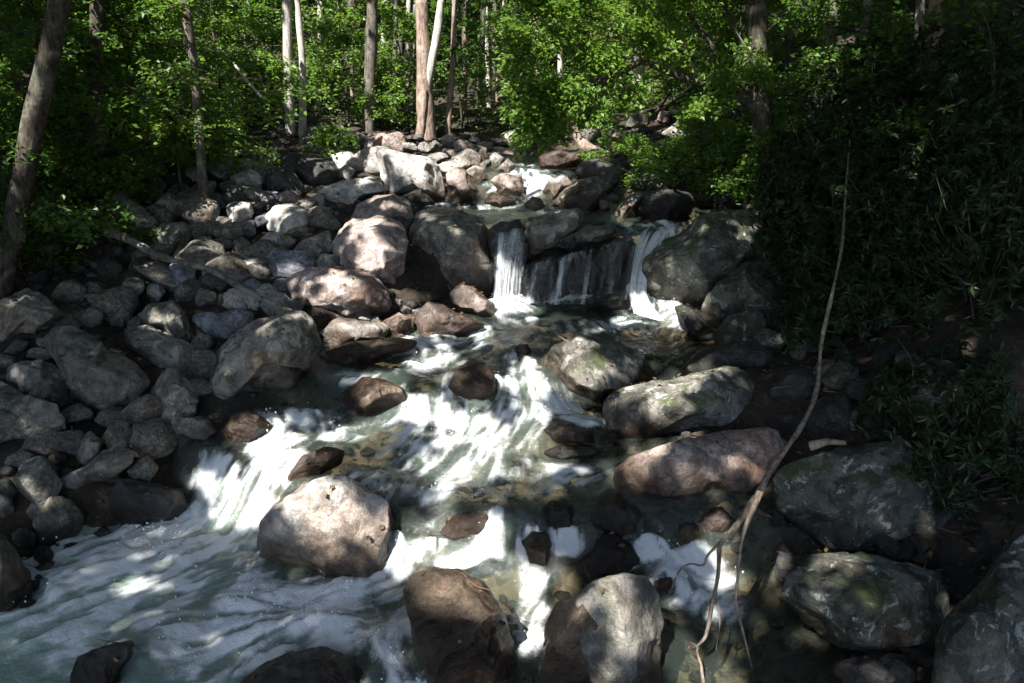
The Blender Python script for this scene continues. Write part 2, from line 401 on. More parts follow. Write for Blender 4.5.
def rock(poly, mat, label, ext=1.3, depth=.9, n=2.5, cuts=10, amp=.06, seed=0, name=None, wetk=1.0, Y=None, group=None, push=0.0, wtop=.62):
    poly = np.array(poly, float)
    HERO.append(poly)
    u0, v0 = poly.min(0); u1, v1 = poly.max(0)
    cu, cv = (u0 + u1) / 2, (v0 + v1) / 2
    c = poly.mean(0); cu, cv = (cu + c[0]) / 2, (cv + c[1]) / 2
    if v1 > 300 and xl_(hit(cu, min(v1, 690))[0][1]) - .1 < hit(cu, min(v1, 690))[0][0] < xr_(hit(cu, min(v1, 690))[0][1]) + .1: ext = max(ext, 1.32)
    q = poly.copy(); lower = q[:, 1] > cv
    q[lower, 1] = cv + (q[lower, 1] - cv) * ext
    if Y is None:
        _, db = hit(min(max(cu, -200), 1230), min(v1, 760))
    else:
        r = ray(cu, v1); db = Y / r[1]
    hw, hh = (u1 - u0) / 2, (v1 - v0) / 2 * (1 + ext) / 2
    s0 = db / F_PX
    rb = depth * math.sqrt(hw * hh) * s0
    cc = math.sqrt(max(0.05, 1 - 1 / ext ** 2)) if ext > 1.02 else .3
    dc = db + rb * cc * .8 + push
    s = dc / F_PX
    R = poly_radius(q, cu, cv) * s
    sub = 6 if hw > 38 else (5 if hw > 13 else 4)
    V, F = ico(sub)
    rg = np.random.default_rng(seed * 7919 + 13)
    L = (np.abs(V) ** n).sum(1) ** (1 / n)
    p = V / L[:, None]
    for _ in range(cuts):
        nn = rg.normal(size=3); nn[2] = abs(nn[2]) + .25; nn /= np.linalg.norm(nn)
        dd = rg.uniform(.58, .88)
        ex = np.maximum(0, p @ nn - dd); p = p - .94 * ex[:, None] * nn
    off = rg.uniform(-50, 50, 3)
    p = p * (1 + amp * 1.6 * fbm(p * 1.7 + off, 5, 3)[:, None])
    phi = np.degrees(np.arctan2(-p[:, 1], p[:, 0])) % 360        # image v runs down
    pc, ps = np.cos(np.radians(phi)), np.sin(np.radians(phi))
    lim = 1 / (np.abs(pc) ** n + np.abs(ps) ** n) ** (1 / n)
    rr = np.interp(phi, np.arange(361), np.append(R, R[0]))
    rho = np.hypot(p[:, 0], p[:, 1]) / lim
    bins = (phi / 6).astype(int) % 60; mx = np.zeros(60); np.maximum.at(mx, bins, rho)
    mx = np.maximum(mx, .6); kk = np.array([1, 2, 3, 2, 1]) / 9; mx = np.convolve(np.r_[mx[-2:], mx, mx[:2]], kk, 'valid')
    rho = rho / np.interp(phi, np.arange(61) * 6 + 3, np.append(mx, mx[0]), period=360)
    rho = np.minimum(rho, 1.05)
    a = rho * rr * pc; bb = -rho * rr * ps; cz = p[:, 2] * rb
    e = ray(cu, cv)
    size = math.sqrt(hw * hh) * s
    P = RGT * a[:, None] + UPV * bb[:, None] - e * cz[:, None]
    # surface relief in metres: broad lumps, ledges and small pits
    Nn = V
    q3 = P / size + off
    lay = fbm(np.stack([q3[:, 0] * .8, q3[:, 1] * .8 + q3[:, 2] * .5, q3[:, 2] * 4.5 + q3[:, 0] * 1.1], 1), 43, 3)
    rel = .035 * size * lay + .05 * size * amp / .07 * fbm(q3 * 2.2, 31, 4) - .035 * size * np.maximum(0, .25 - np.abs(fbm(q3 * 1.6 + 5, 37, 3))) / .25 + .012 * fbm(P * 9 + off, 41, 3)
    P = P + (P / (np.linalg.norm(P, axis=1)[:, None] + 1e-6)) * rel[:, None]
    C = CAM + e * dc
    if name is None: name = 'boulder' if size > .42 else 'rock'
    me = mesh_np(name, P, F, MAT[mat], attrs={'wet': np.clip(wetness(P + C, wtop) * wetk, 0, 1)})
    o = add_obj(name, me, loc=C)
    tag(o, label, name, group)
    if xl_(C[1]) - .2 < C[0] < xr_(C[1]) + .2: ROCK_XYR.append((C[0], C[1] , hw * s))
    return o
def S(t): return [tuple(float(z) for z in w.split(',')) for w in t.split()]
def oval(u0, v0, u1, v1, j=.08, seed=1):
    rg = np.random.default_rng(seed); out = []
    for k in range(9):
        a = k / 9 * 2 * math.pi; f = 1 + rg.uniform(-j, j)
        out.append(((u0 + u1) / 2 + (u1 - u0) / 2 * math.cos(a) * f, (v0 + v1) / 2 + (v1 - v0) / 2 * math.sin(a) * f))
    return out

ROCKS = [
 # --- left bank, from the frame's edge inward
 ('grey', dict(), 'grey angular boulder at the left edge, just below the foot of the leaning trunk', S('-12,310 0,300 27,287 43,294 68,316 50,326 20,332 -10,345')),
 ('grey', dict(ext=1.15), 'largest smooth grey boulder of the shaded left bank, egg shaped and sloping right', S('42,331 58,322 77,326 110,348 133,361 150,378 140,401 113,421 87,415 75,395 60,371 43,348')),
 ('grey', dict(), 'long grey boulder with a flat sloping top behind the egg shaped bank boulder', S('122,328 147,324 170,333 193,345 203,360 192,370 167,368 143,358 123,342')),
 ('moss', dict(), 'lichen spotted boulder catching a small patch of sun on the left bank', S('138,315 147,303 173,300 187,312 200,338 187,343 160,330 140,323')),
 ('grey', dict(), 'upright rounded grey boulder between the egg shaped boulder and the small left rapid', S('152,388 167,365 180,367 200,391 197,410 177,420 150,415 143,405')),
 ('grey', dict(), 'low oval grey boulder at the left edge, above the bottom left cobbles', S('10,363 40,359 67,371 77,391 57,398 20,396 5,378')),
 ('grey', dict(), 'wide flat topped grey boulder cut by the left edge of the photo', S('-8,393 33,395 57,403 65,418 67,431 43,440 -8,443')),
 ('grey', dict(), 'small upright pale grey rock standing alone in front of the egg shaped boulder', S('72,455 80,440 90,430 105,441 98,454 84,462')),
 ('grey', dict(wetk=.5), 'speckled grey rock at the water edge left of the brown sunlit one', S('162,426 180,415 213,418 222,431 200,442 167,442')),
 ('brown', dict(), 'wet brown rock with a sun glint beside the left rapid', S('213,431 227,415 247,410 262,416 276,428 262,440 238,443 217,441')),
 ('grey', dict(), 'ball shaped grey stone below the fallen branch on the left bank', oval(121, 276, 146, 297, seed=3)),
 ('grey', dict(), 'small round grey stone right of the ball shaped stone', oval(146, 282, 165, 301, seed=4)),
 ('grey', dict(), 'flat tilted stone behind the long flat topped boulder', S('107,315 114,305 128,308 134,317 124,324 110,323')),
 ('grey', dict(), 'low broad stone behind the top of the egg shaped boulder', S('66,320 80,310 96,306 107,313 103,324 84,327 68,326')),
 ('slate', dict(), 'blue grey wet slab standing under the fallen branch', S('168,288 169,264 180,261 196,268 197,288 183,292')),
 ('dark', dict(), 'dark round stone beside the blue grey slab under the branch', oval(196, 271, 228, 296, seed=5)),
 ('slate', dict(n=3.2), 'blue grey wet ledge above the small left rapid', S('190,316 204,311 222,313 240,308 254,312 254,330 236,336 206,341 197,332')),
 ('dark', dict(), 'dark stone behind the blue grey wet ledge', oval(214, 291, 240, 311, seed=6)),
 ('slate', dict(), 'blue grey stone touching the thin end of the fallen branch', oval(238, 278, 263, 302, seed=7)),
 ('grey', dict(ext=1.15, wetk=.6), 'big blocky olive grey boulder left of the sunlit block', S('205,375 213,352 235,330 258,318 276,313 306,309 321,325 323,350 306,372 285,368 250,380 222,402 208,394')),
 ('grey', dict(wetk=.7), 'rounded grey boulder leaning on the front of the blocky olive grey one', S('225,387 240,362 260,353 285,356 303,372 303,386 285,394 256,398 228,397')),
 ('grey', dict(), 'pale grey stone with a flat face at the head of the long slab', S('15,463 40,455 58,466 60,480 37,486 15,478')),
 ('grey', dict(n=3.0), 'long grey slab tilted toward the water on the lower left bank', S('33,488 50,477 83,466 100,452 118,445 136,450 133,464 105,480 77,494 50,498')),
 ('dark', dict(n=3.4, ext=1.2, wetk=1), 'dark flat topped boulder undercut above the lower left foam', S('87,490 98,482 120,478 155,478 186,488 188,506 185,519 160,522 140,524 115,530 92,527 86,508')),
 ('grey', dict(), 'rounded grey boulder below the long slab near the bottom left foam', S('15,508 43,491 73,499 85,516 77,539 50,547 25,538')),
 ('grey', dict(), 'small grey stone at the left edge beside the rounded boulder below the slab', S('-8,489 10,492 15,508 5,520 -8,520')),
 ('grey', dict(ext=1.1), 'large olive grey boulder cut off by the left edge beside the foam', S('-40,520 0,531 14,546 32,576 35,593 14,612 -10,616 -45,600')),
 ('grey', dict(), 'fist shaped stone between the left edge boulder and the rounded one', oval(10, 527, 37, 547, seed=8)),
 ('dark', dict(), 'small dark stone at the foam edge under the rounded boulder', oval(34, 545, 54, 566, seed=9)),
 # --- upper left stone field
 ('grey', dict(n=3), 'long grey slab leaning from under the leaves at the top of the stone field', S('105,192 121,191 140,204 158,220 156,228 141,239 117,232 106,214')),
 ('grey', dict(), 'peaked grey boulder under the drooping green bough', S('153,204 168,191 182,198 185,210 172,219 159,221')),
 ('grey', dict(n=3), 'squarish grey boulder behind the thick end of the fallen branch', S('151,234 160,224 184,221 191,228 191,243 172,252 153,249')),
 ('pale', dict(n=3.4), 'cube like grey rock with a sunlit top in the middle of the stone field', S('226,206 233,201 252,202 254,212 250,226 231,228')),
 ('grey', dict(), 'low grey boulder with a flat front below the cube like rock', S('213,230 221,223 244,228 244,239 229,247 217,243')),
 ('grey', dict(n=3), 'smooth grey slab below the pale slab at the top of the stone field', S('227,187 242,184 260,187 271,198 260,204 244,200')),
 ('pale', dict(), 'pale sloping slab at the edge of the woods on the stone field', S('229,177 250,168 262,175 262,187 245,189 233,186')),
 ('dark', dict(), 'dark round boulder left of the smooth grey slab', S('215,200 229,187 242,189 252,201 236,207 221,206')),
 ('pale', dict(), 'sunlit whitish boulder with a rounded back in the middle of the stone field', S('264,216 276,204 293,202 309,212 309,222 297,234 283,236 268,228')),
 ('dark', dict(), 'dark leaning boulder left of the broad dark one below the pale trunks', S('263,176 272,166 291,168 305,185 301,195 280,193 268,198')),
 ('dark', dict(n=3), 'broad dark boulder standing just below the two pale trunks', S('270,161 285,152 313,152 334,159 340,171 330,180 307,187 292,180 276,169')),
 ('pale', dict(n=3), 'long shaded grey boulder lying in front of the big white one', S('314,191 342,180 371,176 383,183 387,192 371,193 350,205 334,204 319,196')),
 ('pale', dict(ext=1.15), 'biggest whitish boulder below the forked tree, half in sun', S('374,147 391,149 416,154 434,156 440,167 446,183 445,200 434,205 416,191 393,191 381,179 377,161')),
 ('dark', dict(), 'dark wedge at the foot of the biggest whitish boulder', S('400,196 420,188 436,202 430,207 416,211 408,206')),
 ('pale', dict(), 'small upright stone between the broad dark boulder and the biggest whitish one', S('337,170 348,163 355,171 350,181 339,182')),
 ('pale', dict(), 'white sunlit slab under the low green shrub', S('328,155 348,151 369,158 374,169 356,174 338,168')),
 ('grey', dict(), 'brownish small rock right of the sunlit whitish boulder', S('308,209 321,204 336,212 333,221 319,221')),
 ('pink', dict(), 'tan stone wedged above the sunlit whitish boulder', S('278,193 291,190 309,202 307,210 291,203 279,202')),
 ('grey', dict(), 'long grey stone lying left of the tall sun dappled boulder', S('286,255 301,241 330,229 333,250 311,263 293,267')),
 ('grey', dict(), 'small grey stone at the left end of the long grey stone', S('275,241 289,235 298,240 291,249 278,248')),
 ('grey', dict(), 'flat grey stone in front of the small grey stone by the long one', S('258,259 270,247 283,246 289,251 272,263')),
 ('grey', dict(), 'low rounded stone behind the sunlit block, below the long grey stone', S('309,264 321,253 340,255 340,274 312,274')),
 ('pale', dict(n=3), 'thin pale slab lying just above the fallen branch', S('209,256 222,252 242,251 246,258 222,263')),
 ('pale', dict(), 'flat white topped stone right of the fallen branch bend', S('219,268 238,259 262,256 274,262 264,273 221,274')),
 # --- middle of the stream
 ('grey', dict(n=2.8, ext=1.25), 'big olive grey boulder left of the waterfall, in shade', S('408,228 412,210 430,206 455,207 480,215 491,228 495,260 491,290 470,289 445,284 425,272 412,252')),
 ('dark', dict(), 'dark wet boulder wedged between the big olive grey one and the waterfall', S('470,262 480,248 493,247 499,262 499,292 477,292')),
 ('pink', dict(ext=1.15), 'tall sun dappled pinkish boulder in the centre of the stone field', S('331,242 340,226 352,216 380,214 404,222 408,240 405,262 402,287 372,292 345,283 333,264')),
 ('pink', dict(ext=1.4, push=.15), 'round topped boulder resting on the tall sun dappled one', S('346,222 358,203 375,195 395,193 411,201 414,215 406,232 380,236 356,232')),
 ('pink', dict(n=3.3, ext=1.15), 'long sunlit block with a flat top at the left side of the pool', S('283,280 306,266 346,268 373,270 389,289 394,308 373,318 339,320 316,318 294,306')),
 ('pale', dict(n=3), 'sunlit white ledge under the long sunlit block', S('324,330 336,316 360,320 384,322 392,330 380,340 352,343 330,349')),
 ('pink', dict(), 'tan angular stone right of the sunlit white ledge', S('380,322 399,312 412,318 411,329 396,340 382,336')),
 ('brown', dict(n=3), 'wet brown shelf at the pool edge below the sunlit white ledge', S('322,352 350,342 394,337 420,340 412,352 376,360 340,364')),
 ('pink', dict(), 'broad reddish boulder at the left edge of the pool under the waterfall', S('412,320 426,301 443,304 463,316 488,323 469,333 440,338 413,333')),
 ('pink', dict(), 'pinkish boulder with a dark base just left of the waterfall foam', S('448,293 460,281 476,288 494,303 499,316 483,320 456,310')),
 ('brown', dict(ext=1.25, cuts=4, wtop=.35), 'mossy brown boulder with a pale top splitting the middle rapid', S('336,408 346,391 363,375 389,381 405,389 408,401 399,415 363,417')),
 ('brown', dict(wetk=1.3, cuts=3), 'wet reddish rock peak in the rapid left of the dappled boulder', S('446,386 456,370 470,359 484,362 495,376 496,392 464,398')),
 ('brown', dict(), 'tiny brown rock poking out at the lip of the middle rapid', S('514,352 519,343 528,344 533,354 522,358')),
 ('moss', dict(ext=1.2, depth=1.0), 'large dappled boulder in midstream below the waterfall pool', S('534,377 539,361 552,348 572,336 602,336 629,343 645,356 657,376 642,388 612,394 599,403 575,407 545,402')),
 ('moss', dict(ext=1.15, depth=1.0), 'long mossy boulder with a sunny top right of the dappled midstream one', S('602,418 605,397 629,384 672,378 699,370 729,363 752,370 770,386 768,412 752,427 712,435 685,440 645,440 612,430')),
 ('dark', dict(wetk=1.3), 'dark wet hump in the water below the dappled midstream boulder', S('544,430 552,418 572,422 602,436 604,444 580,446 552,440')),
 ('dark', dict(wetk=1.3), 'low dark rock barely above water below the dark wet hump', S('541,452 560,445 590,446 606,452 596,459 556,460')),
 ('dark', dict(wetk=.7), 'dark tilted slab standing in the pool at the foot of the falls', S('584,302 602,286 622,282 632,300 629,311 602,312')),
 ('dark', dict(ext=1.15, n=2.1, wetk=1.4, wtop=2, depth=1.0, cuts=6, amp=.10), 'rounded dark wet ledge under the middle of the waterfall, left lobe', S('517,272 530,258 545,250 562,246 574,256 576,296 548,299 518,298')),
 ('dark', dict(ext=1.15, n=2.1, wetk=1.4, wtop=2, depth=1.0, cuts=6, amp=.10), 'rounded dark wet ledge under the middle of the waterfall, centre lobe', S('560,262 572,246 588,240 604,246 610,266 606,296 582,298 560,296')),
 ('dark', dict(ext=1.15, n=2.1, wetk=1.4, wtop=2, depth=1.0, cuts=6, amp=.10), 'rounded dark wet ledge beside the white chute, covered in thin streaming veils', S('592,262 600,244 616,236 632,238 641,250 638,276 630,296 606,297 594,290')),
 ('grey', dict(n=3, ext=1.25, Y=12.92), 'grey block sitting on the lip of the waterfall', S('526,230 534,218 555,209 579,208 586,214 581,228 563,236 555,245 538,251 528,251')),
 ('grey', dict(n=3, ext=1.2, Y=12.95), 'thin flat rock on the lip of the waterfall right of the grey block', S('573,234 588,225 612,224 618,232 600,240 577,241')),
 ('dark', dict(n=3, ext=1.2, wetk=1.3, depth=.6, Y=12.8), 'dark ledge behind the narrow left veil of the waterfall', S('487,230 500,221 520,218 528,235 526,292 490,292')),
 ('brown', dict(wetk=1.2, cuts=3), 'sunny brown stone washed over at the head of the lower left rapid', S('284,476 300,456 326,446 346,450 342,464 318,474 296,482')),
 ('brown', dict(wetk=1.3, ext=1.4), 'reddish stone awash above the lower centre foam', S('424,534 445,515 470,510 489,514 491,527 470,541 440,541')),
 # --- lower stream
 ('pale', dict(ext=1.12, depth=.95, amp=.07, wtop=.85, cuts=7), 'large sunlit boulder with a white top in the lower stream', S('250,540 258,517 269,503 290,489 316,478 346,476 369,488 389,503 394,519 391,562 369,582 342,584 309,576 276,573 258,568')),
 ('brown', dict(ext=1.12, depth=.95, wetk=1.3, wtop=1.5, cuts=5), 'wet brown boulder at the bottom centre with water pouring round it', S('402,591 409,572 432,564 462,567 482,579 502,606 512,632 522,655 528,700 455,700 429,675 417,648 408,622')),
 ('brown', dict(ext=1.1, wetk=1.1, wtop=.8, cuts=5), 'ochre wet boulder against the left side of the pale bottom rock', S('545,618 556,600 578,596 604,612 612,650 606,700 552,700 540,664')),
 ('grey', dict(ext=1.1, n=2.3, wtop=.6, cuts=4, amp=.045), 'pale grey rock with black pits at the bottom right of centre', S('572,600 592,582 618,574 645,573 658,589 665,612 662,642 662,668 650,704 596,704 578,650')),
 ('dark', dict(wetk=1.1), 'black wet boulder with a peaked top above the pale pitted rock', S('579,561 598,537 612,531 632,546 643,559 638,573 615,578 592,581 580,571')),
 ('dark', dict(), 'round dark boulder beside the flat sunlit ledge on the right', S('588,515 594,500 615,492 635,502 645,516 642,536 620,540 598,533')),
 ('dark', dict(wetk=1.2), 'glossy dark boulder left of the round dark one', S('535,512 552,499 575,509 577,532 555,536 539,528')),
 ('brown', dict(wetk=1.2), 'wet reddish brown rock below the glossy dark boulder', S('516,542 532,529 549,534 557,556 546,574 522,574')),
 ('pink', dict(n=3.2, ext=1.12), 'wide flat rock ledge with a pinkish sunlit front behind the bent root', S('611,472 625,457 655,447 700,434 730,428 775,426 794,442 788,470 765,492 730,502 700,509 675,507 650,498 615,487')),
 ('pink', dict(), 'small pinkish boulder tucked under the wide flat ledge', S('690,524 700,508 722,506 735,520 730,534 712,539 692,537')),
 ('brown', dict(wetk=1.2, n=3), 'brown wet slab left of the small pinkish boulder', S('668,538 676,522 696,518 704,530 700,544 680,548')),
 ('brown', dict(wetk=1.3), 'small brown stone in the foam below the pinkish boulder', S('648,592 654,580 670,577 678,586 670,596 656,600')),
 ('dark', dict(wetk=1.2, ext=1.2), 'dark wet rock at the bottom left breaking the foam', S('70,672 77,657 110,643 135,638 134,656 122,670 112,700 72,700')),
 ('dark', dict(wetk=1.2, ext=1.2), 'dark smooth boulder awash at the bottom edge left of centre', S('228,700 240,680 262,664 286,652 322,645 352,656 366,672 374,700')),
 # --- right bank
 ('lichen', dict(ext=1.1, depth=1.0), 'big dark boulder with lichen under the root end on the right bank', S('768,480 790,462 830,446 880,440 930,438 957,450 977,475 981,510 965,537 930,542 890,543 860,548 830,543 795,523 772,507')),
 ('lichen', dict(ext=1.1, depth=.95, n=2.8), 'grey green lichened boulder at the lower right', S('778,594 791,569 811,551 858,549 908,559 938,572 951,599 946,626 934,639 901,649 868,656 834,652 818,637 788,604')),
 ('lichen', dict(ext=1.05, depth=.95), 'lichened boulder filling the bottom right corner', S('931,664 935,635 945,615 965,598 990,570 1000,545 1030,530 1070,560 1070,710 935,710')),
 ('dark', dict(), 'dark rock in shadow below the grey green lichened boulder', S('838,662 870,650 905,655 918,672 910,700 845,700')),
 ('lichen', dict(ext=1.15, depth=1.0), 'massive lichen mottled boulder right of the waterfall', S('640,280 642,261 655,245 679,231 700,215 730,208 762,209 777,225 774,255 745,270 720,292 700,307 670,310 648,297')),
 ('lichen', dict(), 'dark boulder leaning against the right flank of the massive mottled one', S('699,303 719,280 745,260 777,262 792,290 777,312 730,320 705,317')),
 ('lichen', dict(), 'narrow mossy stone at the water edge below the massive mottled boulder', S('674,306 682,303 699,313 714,328 709,340 692,338 679,323')),
 ('lichen', dict(), 'rounded mossy boulder right of the narrow mossy stone', S('711,334 729,313 759,310 777,320 770,340 728,347')),
 ('dark', dict(), 'dark broad stone behind the long mossy boulder on the right', S('679,367 699,349 725,343 760,338 786,350 781,367 742,370 700,376')),
 ('dark', dict(), 'shaded boulder between the leaning dead stem and the long mossy boulder', S('768,392 782,372 812,366 826,380 824,400 792,408')),
 ('moss', dict(), 'small yellowish mossy stone in the dark behind the root end', S('836,424 846,408 858,406 868,424 860,434 842,434')),
 # --- head of the stream
 ('pink', dict(), 'pale cracked boulder left of the far cascade', S('446,173 454,167 467,171 477,188 478,201 460,203 448,196')),
 ('pale', dict(), 'sunlit white boulder behind the pale cracked one', S('460,173 475,165 484,168 485,178 475,185')),
 ('pink', dict(), 'pinkish boulder with a white top beside the far cascade', S('489,180 501,173 522,175 525,188 518,198 501,192')),
 ('brown', dict(), 'low brown boulder at the foot of the far cascade', S('480,204 491,192 508,193 517,202 501,207')),
 ('pale', dict(), 'white peaked stone beyond the far cascade on the left', S('493,171 508,158 515,165 512,174')),
 ('pink', dict(), 'brown topped stone in the row below the thin brown trunks', S('470,154 479,145 487,148 489,157 479,165')),
 ('grey', dict(), 'low stone in the row left of the brown topped one', S('449,163 460,156 471,161 470,169 452,168')),
 ('pale', dict(), 'bright white boulder right of the far cascade', S('541,191 549,179 563,172 574,183 563,191 551,200')),
 ('grey', dict(), 'grey boulder with a flat sloping face right of the far cascade', S('549,204 563,189 581,179 596,175 607,181 605,202 592,210 563,208')),
 ('dark', dict(n=2.8), 'brown black boulder lying behind the grey one at the far cascade', S('573,173 581,161 596,157 614,165 628,170 627,182 610,188 590,184')),
 ('grey', dict(), 'small ball like stone in the water at the far cascade', S('524,204 532,196 541,198 545,205 541,209 528,210')),
 ('pink', dict(n=3), 'low pale ledge at the far pool', S('538,157 551,149 571,150 590,148 593,157 571,167 551,169 540,165')),
 ('dark', dict(), 'large dark boulder at the waterline right of the falls', S('632,202 643,190 668,188 690,192 697,202 688,217 672,220 649,221 633,213')),
 ('grey', dict(), 'slanting grey stones wedge left of the large dark waterline boulder', S('614,211 627,196 639,190 644,194 631,211 618,221')),
 ('moss', dict(), 'low stone under the ferns above the massive mottled boulder', S('741,204 756,199 770,202 771,212 748,213')),
 ('grey', dict(), 'peaked grey boulder far up the right bank in the woods', S('661,133 678,120 698,131 696,141 668,142')),
 ('dark', dict(), 'dark boulder beside the peaked one far up the right bank', S('696,127 715,117 724,120 722,135 702,133')),
 ('grey', dict(), 'small boulder in front of the peaked one far up the right bank', S('669,151 678,139 690,138 691,149 680,154')),
]
for k, (m, kw, lab, poly) in enumerate(ROCKS):
    rock(poly, m, lab, seed=k + 1, **kw)

# ---- loose cobbles: six shapes, each stone its own object
def cobble_proto(seed):
    V, F = ico(4); rg = np.random.default_rng(seed); p = V / ((np.abs(V) ** 2.6).sum(1) ** (1 / 2.6))[:, None]
    for _ in range(8):
        nn = rg.normal(size=3); nn /= np.linalg.norm(nn); dd = rg.uniform(.56, .88)
        p = p - .97 * np.maximum(0, p @ nn - dd)[:, None] * nn
    off = rg.uniform(-50, 50, 3)
    p = p * (1 + .16 * fbm(p * 1.5 + off, 5, 3) + .04 * fbm(p * 6 + off, 6, 3))[:, None]
    return p, F
PROTO = [cobble_proto(100 + i) for i in range(14)]
PROTO_ME = {}
def inside_hero(u, v, m=1.0):
    for h in HERO:
        u0, v0 = h.min(0); u1, v1 = h.max(0)
        cu, cv = (u0 + u1) / 2, (v0 + v1) / 2
        if ((u - cu) / ((u1 - u0) / 2 * m)) ** 2 + ((v - cv) / ((v1 - v0) / 2 * m)) ** 2 < .8: return True
    return False
COBBLES = [  # count, region polygon (pixels), size range in metres, material choices, name, label, group
 (66, S('150,185 270,160 330,215 330,290 255,335 200,300 150,290'), (.17, .40), ['grey', 'grey', 'pale', 'slate'], 'loose grey stone filling the gaps of the stone field left of the falls', 'loose stones of the left stone field'),
 (26, S('0,290 130,300 200,345 205,430 110,520 0,500'), (.15, .34), ['grey', 'grey', 'grey'], 'small shaded stone wedged between the large boulders of the left bank', 'small stones of the shaded left bank'),
 (14, S('30,195 140,240 150,290 60,300 0,280'), (.10, .24), ['grey', 'dark'], 'dark stone half buried in the bank below the left undergrowth', 'stones under the left undergrowth'),
 (30, S('300,140 540,140 500,170 440,175 330,165'), (.18, .42), ['pale', 'pale', 'pink', 'grey'], 'pale sunlit stone at the edge of the woods above the stone field', 'stones at the edge of the far woods'),
 (22, S('585,125 760,105 760,160 640,160 590,160'), (.16, .40), ['grey', 'pink', 'dark'], 'stone scattered up the wooded right bank beyond the cascade', 'stones up the far right bank'),
 (16, S('600,160 700,165 740,205 640,210 600,215'), (.12, .26), ['grey', 'dark', 'moss'], 'mottled stone along the water above the right chute', 'stones along the water above the right chute'),
 (20, S('690,335 800,320 1000,400 1000,440 800,440 770,390'), (.14, .36), ['dark', 'moss', 'dark'], 'dark stone in deep shade on the right bank', 'stones in deep shade on the right bank'),
 (12, S('700,500 780,520 780,600 960,560 1000,520 960,545 820,545'), (.10, .22), ['dark', 'moss'], 'small dark stone between the lower right boulders', 'small stones between the lower right boulders'),
 (16, S('400,300 480,320 420,345 330,360 320,330'), (.08, .18), ['pink', 'brown', 'pale'], 'tan stone along the left rim of the pool under the falls', 'stones along the left rim of the pool'),
]
def in_poly(u, v, p):
    c = False; n = len(p)
    for i in range(n):
        (x0, y0), (x1, y1) = p[i], p[i - 1]
        if (y0 > v) != (y1 > v) and u < (x1 - x0) * (v - y0) / (y1 - y0) + x0: c = not c
    return c
rg = np.random.default_rng(5)
for cnt, reg, (s0, s1), mats, lab, grp in COBBLES:
    us = [p[0] for p in reg]; vs = [p[1] for p in reg]; done = 0; tries = 0; placed = []
    while done < cnt and tries < 4000:
        tries += 1
        u, v = rg.uniform(min(us), max(us)), rg.uniform(min(vs), max(vs))
        if not in_poly(u, v, reg) or inside_hero(u, v - 1, 1.0): continue
        p, d = hit(u, v)
        r = s0 + (s1 - s0) * rg.random() ** 1.8
        if any(math.hypot(u - a, v - b) < (r * F_PX / d * .62 + c) for a, b, c in placed): continue
        placed.append((u, v, r * F_PX / d * .62))
        k = int(rg.integers(len(PROTO))); m = mats[int(rg.integers(len(mats)))]
        if (k, m) not in PROTO_ME:
            PV, PF = PROTO[k]
            PROTO_ME[(k, m)] = mesh_np('rock', PV, PF, MAT[m], attrs={'wet': np.zeros(len(PV))})
        o = add_obj('rock', PROTO_ME[(k, m)], loc=(p[0], p[1], p[2] + r * .22))
        o.scale = (r * rg.uniform(.9, 1.35), r * rg.uniform(.8, 1.1), r * rg.uniform(.5, 1.0))
        o.rotation_euler = (rg.uniform(-.35, .35), rg.uniform(-.35, .35), rg.uniform(0, 6.28))
        tag(o, lab, 'rock', grp); done += 1

# ---- gravel and small rubble between the stones: uncountable
def gravel():
    V, F = ico(2); Vs, Fs, Ws = [], [], []; base = 0; rg = np.random.default_rng(11)
    n = 5000
    x = rg.uniform(-9, 7, n); y = 4.2 + 19 * rg.random(n) ** 1.1
    z = ground_h(x, y)
    inw = (x > xl_(y)) & (x < xr_(y)) & (y < 21)
    for i in range(n):
        if (x[i] < xl_(y[i]) - 6.5) or (x[i] > xr_(y[i]) + 3): continue
        r = .018 + .075 * rg.random() ** 3 * (1.3 if not inw[i] else 1.5)
        sc = r * rg.uniform(.7, 1.3, 3) * (1, 1, .7)
        a = rg.uniform(0, 6.28); ca, sa = math.cos(a), math.sin(a)
        P = V * (1 + .25 * rg.normal(size=(len(V), 1)) * .5) * sc
        P = np.stack([P[:, 0] * ca - P[:, 1] * sa, P[:, 0] * sa + P[:, 1] * ca, P[:, 2]], 1) + (x[i], y[i], z[i] + r * .2)
        Vs.append(P); Fs.append(F + base); base += len(V); Ws.append(np.full(len(V), 1.0 if inw[i] else 0.0))
    me = mesh_np('gravel', np.concatenate(Vs), np.concatenate(Fs), MAT['dark'], attrs={'wet': np.concatenate(Ws) * .4})  # dark stone colour keeps the shaded crevices black
    tag(add_obj('gravel', me), 'brown gravel and pebbles between the stones and under the water', 'gravel', kind='stuff')
gravel()

# ------------------------------------------------------------------ stream
WX0, WX1, WY0, WY1, WS = -8.0, 4.6, 3.6, 20.9, .025
wx = np.arange(WX0, WX1, WS); wy = np.arange(WY0, WY1, WS)
WXX, WYY = np.meshgrid(wx, wy); NYW, NXW = WXX.shape
LV = water_level(WXX, WYY)
uu, vv, dep = project(np.stack([WXX.ravel(), WYY.ravel(), LV.ravel()], 1))
uu = uu.reshape(LV.shape); vv = vv.reshape(LV.shape)
